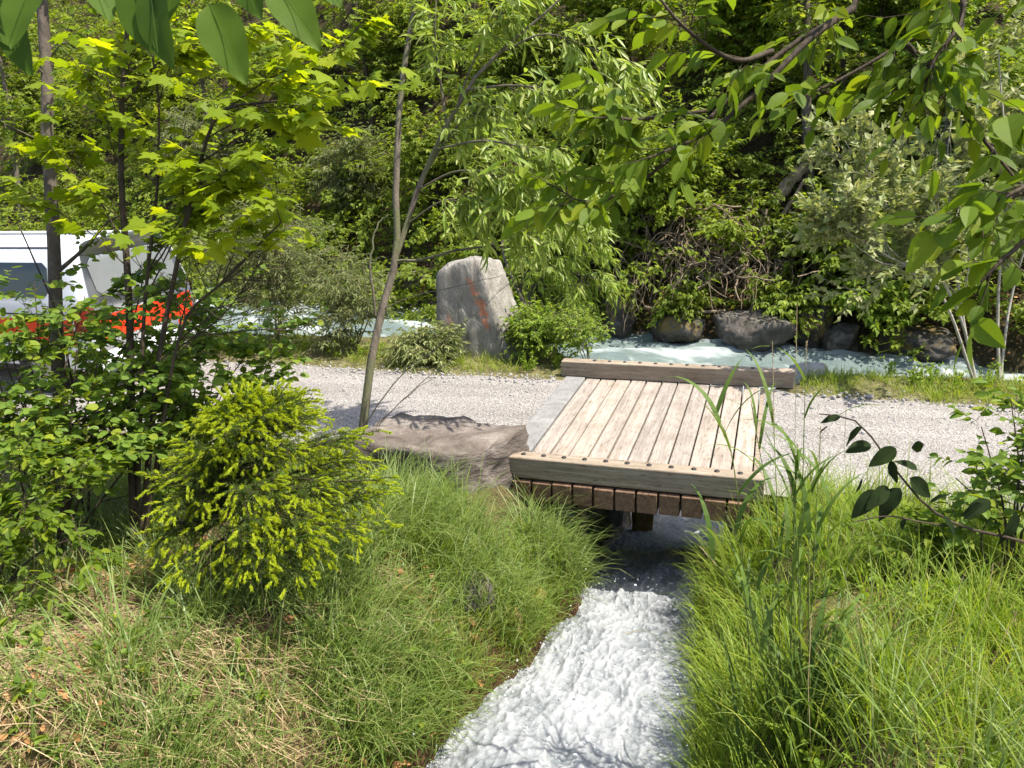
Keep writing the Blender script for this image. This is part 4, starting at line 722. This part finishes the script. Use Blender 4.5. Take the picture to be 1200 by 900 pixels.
q = 70; i2 = np.repeat(np.arange(n), q); B3, D3 = sample(bough, i2, rng.uniform(.35, 1, n*q)); leaves(gn, B3, nrm(spread(D3, rng.uniform(.6, 1.1, n*q))), rng.uniform(.016, .026, n*q), 'narrow', 1., 1.); gn.build('needles', M['needle'], sp_o, loc=p)
gt = G(); sel = np.arange(m)[rng.random(m) < np.clip(.60+.4*rightw[idx], .15, .98)]; E1, E1d = sample(tw_, sel, np.full(len(sel), .999)); E2, E2d = sample(bough, np.arange(n), np.full(n, .999)); TB = np.concatenate([E1, E2]); TD = nrm(np.concatenate([E1d, E2d])+[0, 0, -.08])
TP = shoots(TB, TD, rng.uniform(.02, .085, len(TB)), 4, -.22, .05); q = 46; i2 = np.repeat(np.arange(len(TB)), q); B3, D3 = sample(TP, i2, rng.random(len(i2))); leaves(gt, B3, nrm(spread(D3, rng.uniform(.25, .6, len(i2)))), rng.uniform(.016, .027, len(i2)), 'narrow', 1., 1.); tubes(gt, TP, np.full((len(TB), 4), .002), 3)
gt.build('new_shoots', M['tip'], sp_o, loc=p)['label'] = 'lime green new shoots at the branch tips'
# --- branches reaching in from trees beside the camera
def overhang(name, label, trunk, tr_r, exs, leafm, kind, size, ntw, k, cat='tree', bark='bark_dark', jit=.6, droop=.4, tl=(.1, .28), t0=.15, ang=(.3, 1.1)):
    base = ground(trunk[0], trunk[1]); topz = max(max(q[2] for q in e[0]) for e in exs)+.8
    st = [([base-[0, 0, .2], base*[1, 1, 0]+[.04, .03, (base[2]+topz)/2], [trunk[0]-.03, trunk[1]+.05, topz]], tr_r, tr_r*.5)]
    return plant(name, label, cat, base, st, M[bark], M[leafm], None, dict(n=ntw, ang=ang, len=tl, r=.002, flat=.6, up=-.25, t0=t0), dict(k=k, size=size, kind=kind, droop=droop, flat=.6, jit=jit), extra=exs)
T = (1.75, 2.55)
def ex(pts, r0, r1, tr=None):
    P = pp(pts); return ([np.array([tr[0], tr[1], P[0][2]-.8])]+P if tr else P, r0, r1)
overhang('hazel_tree', 'leafy tree beside the camera whose dark branches sweep in from the upper right', T, .07, [
    ex([(1090, -60, 2.160), (1000, 10, 2.160), (925, 55, 2.160), (850, 120, 2.124), (770, 200, 2.088), (700, 240, 2.052)], .013, .003, T), ex([(1000, 10, 2.160), (950, 45, 2.088), (890, 105, 2.052), (830, 155, 2.016), (760, 185, 1.944)], .012, .003),
    ex([(1180, -60, 2.016), (1120, 15, 2.016), (1060, 50, 2.016), (1000, 85, 2.016), (930, 120, 2.016)], .011, .003, T), ex([(1060, 50, 2.016), (1100, 90, 1.944), (1150, 160, 1.872), (1195, 215, 1.800)], .009, .003), ex([(905, 60, 2.124), (860, 70, 2.016), (800, 30, 1.944), (760, -20, 1.944)], .008, .003),
    ex([(1150, -60, 1.872), (1130, 20, 1.872), (1095, 70, 1.872), (1080, 120, 1.872)], .010, .003, T), ex([(830, 130, 2.088), (740, 140, 2.016), (715, 130, 1.980)], .006, .003), ex([(1260, 300, 1.944), (1210, 230, 1.872), (1170, 240, 1.800), (1130, 260, 1.728)], .010, .003, T), ex([(760, 205, 2.088), (715, 232, 2.052), (680, 235, 2.016), (660, 225, 2.016)], .005, .002)],
    'hazel', 'ovate', .070, 135, 5, tl=(.08, .22))
overhang('hazel_tree', 'second tree whose dark leaves hang into the right edge of the picture', (1.25, 1.95), .05, [ex([(1330, 180, 1.584), (1250, 190, 1.548), (1190, 225, 1.512), (1130, 250, 1.512)], .010, .003, (1.25, 1.95)), ex([(1300, 230, 1.584), (1230, 260, 1.512), (1180, 300, 1.476), (1150, 330, 1.476)], .008, .003), ex([(1290, 120, 1.584), (1230, 130, 1.512), (1170, 150, 1.440)], .008, .003)], 'hazel', 'ovate', .076, 18, 4, tl=(.08, .2))
T = (-1.75, .15)
overhang('broadleaf_tree', 'tree close to the camera with big soft leaves hanging in at the top left', T, .05, [ex([(-160, -110, 1.15), (0, -70, 1.15), (120, -60, 1.12), (230, -50, 1.1)], .007, .002, T), ex([(-100, 0, 1.2), (-40, 10, 1.2), (20, 25, 1.2)], .005, .002), ex([(120, -60, 1.12), (250, -70, 1.15), (380, -60, 1.2), (430, -70, 1.2)], .004, .002)], 'hazel', 'ovate', .105, 1, 1, tl=(.02, .04))
o = bpy.data.objects['broadleaf_tree']; gl = G()
FG = [(150, -30, 1.12, 40, 110, .145), (175, -20, 1.1, 12, 100, .13), (245, 5, 1.1, 45, 100, .13), (320, -20, 1.15, 55, 70, .125), (10, 10, 1.2, 15, 75, .12), (40, -25, 1.15, -30, 70, .12), (95, -40, 1.15, 30, 45, .12), (360, -35, 1.2, 40, 40, .10), (280, -45, 1.15, 20, 60, .11), (-20, 0, 1.2, 40, 60, .1), (210, -60, 1.2, -20, 70, .12)]
for (x, y, dp, dx, dy, s) in FG:
    a_ = at(x, y, dep=dp); b_ = at(x+dx, y+dy, dep=dp-.04); big_leaf(gl, a_, b_-a_, s*1.05, np.array([0, -.55, .5])+rng.normal(0, .35, 3), rng.uniform(.2, 1.))
gl.build('hanging_leaves', M['shaded_bigleaf'], o, True, loc=o.location)
# twig at the right, its shade put into the leaf colour
T = (1.25, 2.0)
overhang('shrub', 'shrub at the right whose dark hole eaten leaves hang over the gravel road', T, .02, [ex([(1290, 680, 1.95), (1200, 636, 1.95), (1130, 618, 1.95), (1085, 592, 1.95), (1045, 545, 1.95), (1005, 495, 1.95), (960, 485, 1.95)], .0055, .0016, T), ex([(1120, 618, 1.95), (1080, 612, 1.93), (1040, 605, 1.9), (1000, 612, 1.9)], .003, .0014)], 'shadeleaf', 'ovate', .05, 1, 1, cat='shrub', tl=(.02, .03))
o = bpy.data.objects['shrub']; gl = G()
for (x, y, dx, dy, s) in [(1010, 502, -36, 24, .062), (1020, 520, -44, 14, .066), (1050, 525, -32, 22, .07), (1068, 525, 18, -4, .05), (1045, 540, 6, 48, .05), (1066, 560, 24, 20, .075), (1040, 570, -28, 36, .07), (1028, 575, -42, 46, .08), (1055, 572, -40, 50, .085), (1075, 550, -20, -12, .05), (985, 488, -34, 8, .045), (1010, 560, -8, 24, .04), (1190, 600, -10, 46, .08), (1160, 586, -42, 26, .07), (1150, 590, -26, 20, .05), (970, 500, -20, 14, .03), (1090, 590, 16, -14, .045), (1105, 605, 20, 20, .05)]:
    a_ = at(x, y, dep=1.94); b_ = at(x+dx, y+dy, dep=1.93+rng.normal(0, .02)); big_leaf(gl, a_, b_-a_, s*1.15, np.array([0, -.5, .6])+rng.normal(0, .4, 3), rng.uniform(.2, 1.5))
gl.build('shade_toned_leaves', M['shadeleaf'], o, True, loc=o.location)

# ------------------------------------------------------------------ grass
def scatter(n, x0, x1, y0, y1, dens):
    x = rng.uniform(x0, x1, n); y = rng.uniform(y0, y1, n); k = rng.random(n) < np.clip(dens(x, y), 0, 1); return x[k], y[k]
def clear(x, y):                              # not in the stream, on the road, the bridge or the near boulder
    d = np.maximum(stream_l(y)-x, x-stream_r(y)); return (d > .05)&~((np.abs(x+2.75) < .85)&(np.abs(y-5.68) < .62))&~((y > 5.9)&(x > -2.5)&(x < .3))
def tufts(g, x, y, nb, h, w, spreadr=.05, lean=(.05, .5), curl=(.2, 1.3), k=5, az=None):
    n = len(x)*nb; i = np.repeat(np.arange(len(x)), nb); a = rng.uniform(0, 6.283, n); rr = spreadr*np.sqrt(rng.random(n)); bx, by = x[i]+rr*np.cos(a), y[i]+rr*np.sin(a)
    hh = h*((.45+1.0*rng.random(len(x)))[i])*rng.uniform(.55, 1.1, n); aa = a+rng.normal(0, .6, n) if az is None else az+rng.normal(0, .7, n)
    return blades(g, np.stack([bx, by, height(bx, by)-.01], -1), hh, aa, rng.uniform(*lean, n), rng.uniform(*curl, n), w*rng.uniform(.6, 1.2, n), k)
def clump(f, s, thr, soft=.25): return lambda x, y: (n2(x, y, f, 2, s)-thr)/soft
shade = lambda x, y: np.exp(-(((x+3.0)/.55)**2+((y-3.6)/.6)**2))
g = G()                                       # left bank: long arching sedge
x, y = scatter(5200, -2.9, -1.3, 1.2, 5.9, lambda x, y: .65*clear(x, y)*(np.maximum(n2(x, y, 2., 2, 101)+.5, .12))*np.clip((x+2.85)/.5+(y > 3.2), .2, 1)); tufts(g, x, y, 13, .50, .0085, .06, (.1, .5), (.5, 1.7))
x, y = scatter(1500, -6., -2.6, 2.6, 5.9, lambda x, y: .7*clear(x, y)*(n2(x, y, 1.8, 2, 102)+.5)); tufts(g, x, y, 11, .44, .008, .06, (.1, .45), (.4, 1.4))
x, y = scatter(150, -4.2, -1.7, 1.0, 3.6, lambda x, y: .6*clear(x, y)+0*x); tufts(g, x, y, 14, .36, .0075, .05, (.1, .5), (.4, 1.6))
x, y = scatter(420, -3.4, -1.7, 1.2, 3.1, lambda x, y: .55*clear(x, y)*np.clip((n2(x, y, 1.6, 2, 103)+.15)*2.2, 0, 1)); tufts(g, x, y, 12, .36, .0075, .05, (.1, .5), (.4, 1.6))
tag(g.build('sedge', M['sedge']), 'long arching green sedge on the left bank of the stream', 'grass', kind='stuff')
g = G()                                       # bright fine grass by the boulder and on the lip of the bank
x, y = scatter(2900, -3.6, -1.3, 4.0, 6.2, lambda x, y: .65*clear(x, y)*(n2(x, y, 2.2, 2, 104)+.42)); tufts(g, x, y, 11, .26, .0075, .05, (.05, .45), (.2, 1.2))
x, y = scatter(1600, -2., -1.25, 1.5, 6.0, lambda x, y: .6*clear(x, y)*np.exp(-((stream_l(y)-x-.18)/.22)**2)); tufts(g, x, y, 10, .17, .0045, .05, (.1, .6), (.4, 1.6))
x, y = scatter(1200, -8, -3.4, 4.6, 6.3, lambda x, y: .6*(n2(x, y, 1.6, 2, 105)+.5)); tufts(g, x, y, 9, .2, .005, .06)
tag(g.build('bright_grass', M['grass2']), 'short bright green grass around the brown boulder and along the stream edge', 'grass', kind='stuff')
g = G()
x, y = scatter(1500, -2.1, -1.2, 1.5, 6., lambda x, y: .7*clear(x, y)*np.exp(-((stream_l(y)-x-.12)/.14)**2)); tufts(g, x, y, 9, .09, .005, .05, (.3, 1.1), (.4, 1.6))
x, y = scatter(700, -.55, .1, 1.5, 6., lambda x, y: .7*clear(x, y)*np.exp(-((x-stream_r(y)-.12)/.14)**2)); tufts(g, x, y, 9, .09, .005, .05, (.3, 1.1), (.4, 1.6))
tag(g.build('bank_moss', M['mossgrass']), 'olive brown moss and short grass on the wet stream banks', 'moss', kind='stuff')
g = G()                                       # right bank
R0 = lambda x, y: clear(x, y)*1.
x, y = scatter(4600, -.5, 3.2, 1.4, 6.2, lambda x, y: .5*R0(x, y)*(n2(x, y, 1.9, 2, 106)*1.2+.52)); tufts(g, x, y, 12, .42, .0078, .06, (.05, .45), (.2, 1.3))
x, y = scatter(900, -.5, .1, 1.6, 6.1, lambda x, y: .7*R0(x, y)*np.exp(-((x-stream_r(y)-.2)/.25)**2)); tufts(g, x, y, 11, .38, .007, .05, (.1, .6), (.5, 1.6))
x, y = scatter(260, -.3, .75, 5.1, 6.0, lambda x, y: .8*R0(x, y)); tufts(g, x, y, 12, .42, .0075, .06, (.03, .35), (.2, 1.2))
g_ = g
tag(g_.build('meadow_grass', M['grass2']), 'tall bright meadow grass on the right bank of the stream', 'grass', kind='stuff')
g = G()
x, y = scatter(800, .5, 3.0, 1.8, 5.0, lambda x, y: .6*np.clip((n2(x, y, 1.2, 2, 107)+.1)*2.5, 0, 1)*np.clip((x-.2*0)/.8, 0, 1)); tufts(g, x, y, 14, .52, .009, .07, (.1, .5), (.4, 1.3))
tag(g.build('right_sedge', M['sedge']), 'dark arching sedge tussocks at the right edge of the right bank', 'grass', kind='stuff')
g = G()                                       # verge between road and river
x, y = scatter(3600, -12, 7, 8.72, 10.25, lambda x, y: .55*(n2(x, y, 1.7, 2, 108)+.62)*~((x > -2.5)&(x < .32)&(y < 9.1))); tufts(g, x, y, 8, .11, .008, .07, (.05, .5), (.1, 1.1), 4)
x, y = scatter(420, -9, -2.4, 9.0, 10.25, lambda x, y: .6*clump(1.3, 109, -.1)(x, y)); tufts(g, x, y, 10, .22, .009, .09, (.05, .5), (.2, 1.1), 4)
x, y = scatter(1500, .32, 7, 8.72, 9.7, lambda x, y: .6*(n2(x, y, 1.7, 2, 128)+.6)); tufts(g, x, y, 9, .14, .008, .08, (.05, .5), (.1, 1.1), 4)
x, y = scatter(500, .3, 7, 9.1, 10.25, lambda x, y: .6*clump(1.5, 110, -.05)(x, y)); tufts(g, x, y, 8, .15, .009, .08, (.05, .5), (.2, 1.1), 4)
x, y = scatter(260, -9, 4.5, 5.9, 6.5, lambda x, y: .6*clump(1.5, 111, -.1)(x, y)*~((x > -2.6)&(x < .4))); tufts(g, x, y, 8, .12, .006, .06, k=4)
tag(g.build('verge_grass', M['grass']), 'short tufted grass on the verge between the gravel road and the river', 'grass', kind='stuff')
g = G()                                       # flattened straw and dead leaves
n = 15000; x, y = scatter(n, -4.2, -1.4, .8, 3.9, lambda x, y: .95*clear(x, y)*np.clip(.6+n2(x, y, 1.3, 2, 112)*1.2, .06, 1)*np.clip((-1.85-x)/.3, 0, 1)); blades(g, np.stack([x, y, height(x, y)+.012+.03*rng.random(len(x))], -1), rng.uniform(.12, .36, len(x)), rng.normal(-.55, .7, len(x)), rng.uniform(1.25, 1.6, len(x)), rng.uniform(-.1, .35, len(x)), rng.uniform(.003, .0075, len(x)), 4)
x, y = scatter(2600, .1, 2.6, 1.6, 4.2, lambda x, y: .8*np.clip(n2(x, y, 1.5, 2, 113)*1.6+.15, 0, 1)); blades(g, np.stack([x, y, height(x, y)+.03], -1), rng.uniform(.12, .34, len(x)), rng.normal(-.5, 1., len(x)), rng.uniform(1.1, 1.6, len(x)), rng.uniform(-.1, .35, len(x)), rng.uniform(.002, .005, len(x)), 4)
x, y = scatter(350, -2.6, 1.8, 2, 6, lambda x, y: .5*clear(x, y)); blades(g, np.stack([x, y, height(x, y)], -1), rng.uniform(.1, .3, len(x)), rng.uniform(0, 6.3, len(x)), rng.uniform(.4, 1.2, len(x)), rng.uniform(.1, .8, len(x)), rng.uniform(.002, .004, len(x)), 4)
tag(g.build('dry_straw', M['straw']), 'flattened dry straw lying over the bank below the spruce sapling', 'dry grass', kind='stuff')
g = G(); x, y = scatter(3200, -4.2, -1.6, 1., 4.2, lambda x, y: .7*clear(x, y)*np.clip(.35+n2(x, y, 1.7, 2, 114), .05, 1)); az = rng.uniform(0, 6.28, len(x)); leaves(g, np.stack([x, y, height(x, y)+.03+.03*rng.random(len(x))], -1), np.stack([np.cos(az), np.sin(az), .2*rng.normal(0, 1, len(x))], -1), rng.uniform(.035, .085, len(x)), 'ovate', .8, .6)
tag(g.build('leaf_litter', M['litter']), 'curled brown dead leaves among the straw on the left bank', 'leaf litter', kind='stuff')
# small leafy weeds along the verge
g = G(); x, y = scatter(260, -10, 5, 8.9, 10.25, lambda x, y: .55*clump(1.1, 115, -.1)(x, y)*~((x > -2.6)&(x < .4))); n = len(x); B = np.stack([x, y, height(x, y)], -1); P = shoots(np.repeat(B, 4, 0), np.concatenate([rng.normal(0, .45, (n*4, 2)), np.ones((n*4, 1))], 1), rng.uniform(.1, .32, n*4), 5, .2, .1); tubes(g, P, np.full((n*4, 5), .002), 3)
i2 = np.repeat(np.arange(n*4), 12); B3, D3 = sample(P, i2, rng.uniform(.2, 1, len(i2))); leaves(g, B3, spread(D3, rng.uniform(.6, 1.3, len(i2))), rng.uniform(.025, .06, len(i2)), 'small'); tag(g.build('verge_weeds', M['wood_lime']), 'small leafy weeds scattered through the verge grass', 'weeds', kind='stuff')
# broad leaved weeds and dry seed stalks among the grass of both banks
def weeds(name, label, pts, leafm, size, hmax, kind):
    x, y = pts; n = len(x); B = np.stack([x, y, height(x, y)], -1); g = G(); P = shoots(np.repeat(B, 3, 0), np.concatenate([rng.normal(0, .5, (n*3, 2)), np.ones((n*3, 1))], 1), rng.uniform(.3, 1., n*3)*hmax, 5, .1, .12); tubes(g, P, np.full((n*3, 5), .0018), 3)
    i2 = np.repeat(np.arange(n*3), 9); B3, D3 = sample(P, i2, rng.uniform(.15, 1, len(i2))); leaves(g, B3, spread(D3, rng.uniform(.6, 1.3, len(i2))), size*rng.uniform(.5, 1.2, len(i2)), kind, 1., .5); tag(g.build(name, leafm), label, 'weeds', kind='stuff')
weeds('bank_weeds', 'small broad leaved weeds growing through the straw and grass of the left bank', scatter(150, -4.6, -1.6, 1.2, 5.6, lambda x, y: .8*clear(x, y)), M['shrub'], .055, .22, 'ovate')
weeds('meadow_weeds', 'small broad leaved weeds growing through the meadow grass of the right bank', scatter(170, -.3, 3., 1.8, 6., lambda x, y: .8*clear(x, y)), M['wood_lime'], .055, .3, 'ovate')
g = G(); x, y = scatter(260, -3.6, 3.0, 1.8, 6.1, lambda x, y: .8*clear(x, y)); n = len(x); P = shoots(np.stack([x, y, height(x, y)], -1), np.concatenate([rng.normal(0, .22, (n, 2)), np.ones((n, 1))], 1), rng.uniform(.35, .75, n), 6, 0, .06); tubes(g, P, np.full((n, 6), .0013), 3)
i2 = np.repeat(np.arange(n), 14); B3, D3 = sample(P, i2, rng.uniform(.82, 1, len(i2))); leaves(g, B3, nrm(D3+rng.normal(0, .4, D3.shape)), rng.uniform(.008, .016, len(i2)), 'narrow'); tag(g.build('flowering_grass', M['straw']), 'thin flowering grass stems standing above the green blades on both banks', 'grass', kind='stuff')
# --- tall reed grass clump in front of the right bank
base = hit(930, 872)
tg = thing('reed_grass_clump', base, 'tall clump of broad bladed reed grass standing at the right edge of the stream', 'grass clump'); gs, gb, gh = G(), G(), G()
d = depth_of(base); STK = [(885, 860, 862, 560, 830, 470), (900, 870, 905, 640, 880, 470), (915, 870, 912, 640, 906, 480), (925, 880, 930, 640, 935, 520), (935, 875, 940, 600, 945, 400), (945, 870, 955, 640, 962, 500), (955, 870, 965, 700, 975, 580), (920, 875, 890, 700, 850, 600), (908, 870, 880, 720, 820, 640), (940, 870, 935, 650, 925, 560), (965, 875, 985, 720, 1000, 620), (930, 870, 925, 700, 918, 600), (950, 870, 948, 640, 950, 545)]
for (x0, y0, x1, y1, x2, y2) in STK:
    dd_ = d+rng.normal(0, .08); b0 = hit(x0, min(y0, 895)); P = smooth_path([b0-[0, 0, .03], at(x1, y1, dep=dd_), at(x2, y2, dep=dd_+.03)], 14); tubes(gs, P, taper(P, .0042, .0016)[None], 5)
    m = 7; t = np.linspace(.2, .9, m)+rng.uniform(-.05, .05, m); B, D = sample(P[None], np.zeros(m, int), t); a = rng.uniform(0, 6.28, m)
    blades(gb, B, rng.uniform(.30, .52, m), a, rng.uniform(.15, .5, m), rng.uniform(.6, 2.0, m), rng.uniform(.018, .03, m), 9, .3)
    e = P[-1]; u_ = nrm(P[-1]-P[-3]); n = 26; tq = rng.random(n); gh = G(); tubes(gh, np.stack([e-u_*.12, e-u_*.05, e]), np.full((1, 3), .002), 4); leaves(gh, e-u_*.11*tq[:, None], nrm(u_+rng.normal(0, .45, (n, 3))), rng.uniform(.008, .018, n), 'narrow'); gh.build('seed_head', M['straw'], tg, loc=base)
m = 150; rr = rng.normal(0, .10, (m, 2)); bx = base[0]+rr[:, 0]; by = base[1]+rr[:, 1]; blades(gb, np.stack([bx, by, height(bx, by)], -1), rng.uniform(.3, .9, m), rng.uniform(0, 6.28, m), rng.uniform(.05, .4, m), rng.uniform(.3, 1.5, m), rng.uniform(.009, .018, m), 9, .3)
gs.build('stalks', M['stalk'], tg, True, loc=base); gb.build('blades', M['reed'], tg, loc=base)
# single wispy grass stalks with seed heads
def wisp(label, pts, seed=True):
    P = smooth_path(pts, 18); o = thing('grass_stalk', P[0], label, 'grass stalk'); g = G(); tubes(g, P, taper(P, .0022, .0008)[None], 4); g.build('stem', M['stalk'], o, True, loc=P[0])
    g = G(); tubes(g, P[13:], np.full((1, 5), .0018), 4); n = 34; t = rng.uniform(.8, 1., n); B, D = sample(P[None], np.zeros(n, int), t); leaves(g, B, nrm(D+rng.normal(0, .4, (n, 3))), rng.uniform(.007, .016, n), 'narrow'); g.build('seed_head', M['straw'], o, loc=P[0])
b = hit(800, 700); dw = depth_of(b)
wisp('thin grass stalk arching left over the near kerb beam of the bridge', [b, at(780, 640, dep=dw-.4), at(740, 560, dep=dw-.5), at(695, 513, dep=dw-.5)])
b = hit(930, 800); dw = depth_of(b); wisp('very tall thin grass stalk rising past the right end of the far kerb beam', [b, at(931, 650, dep=dw), at(932, 480, dep=dw), at(934, 355, dep=dw)])
b = hit(915, 800); dw = depth_of(b); wisp('tall thin grass stalk crossing the deck planks near the right concrete strip', [b, at(912, 650, dep=dw), at(908, 520, dep=dw), at(905, 400, dep=dw)])
b = hit(820, 800); dw = depth_of(b); wisp('thin bent grass stalk leaning out over the foaming stream', [b, at(790, 770, dep=dw), at(760, 740, dep=dw), at(733, 742, dep=dw)])
b = hit(1000, 640); dw = depth_of(b); wisp('thin grass stalk standing against the gravel road right of the bridge', [b, at(998, 600, dep=dw), at(990, 540, dep=dw), at(992, 470, dep=dw)])
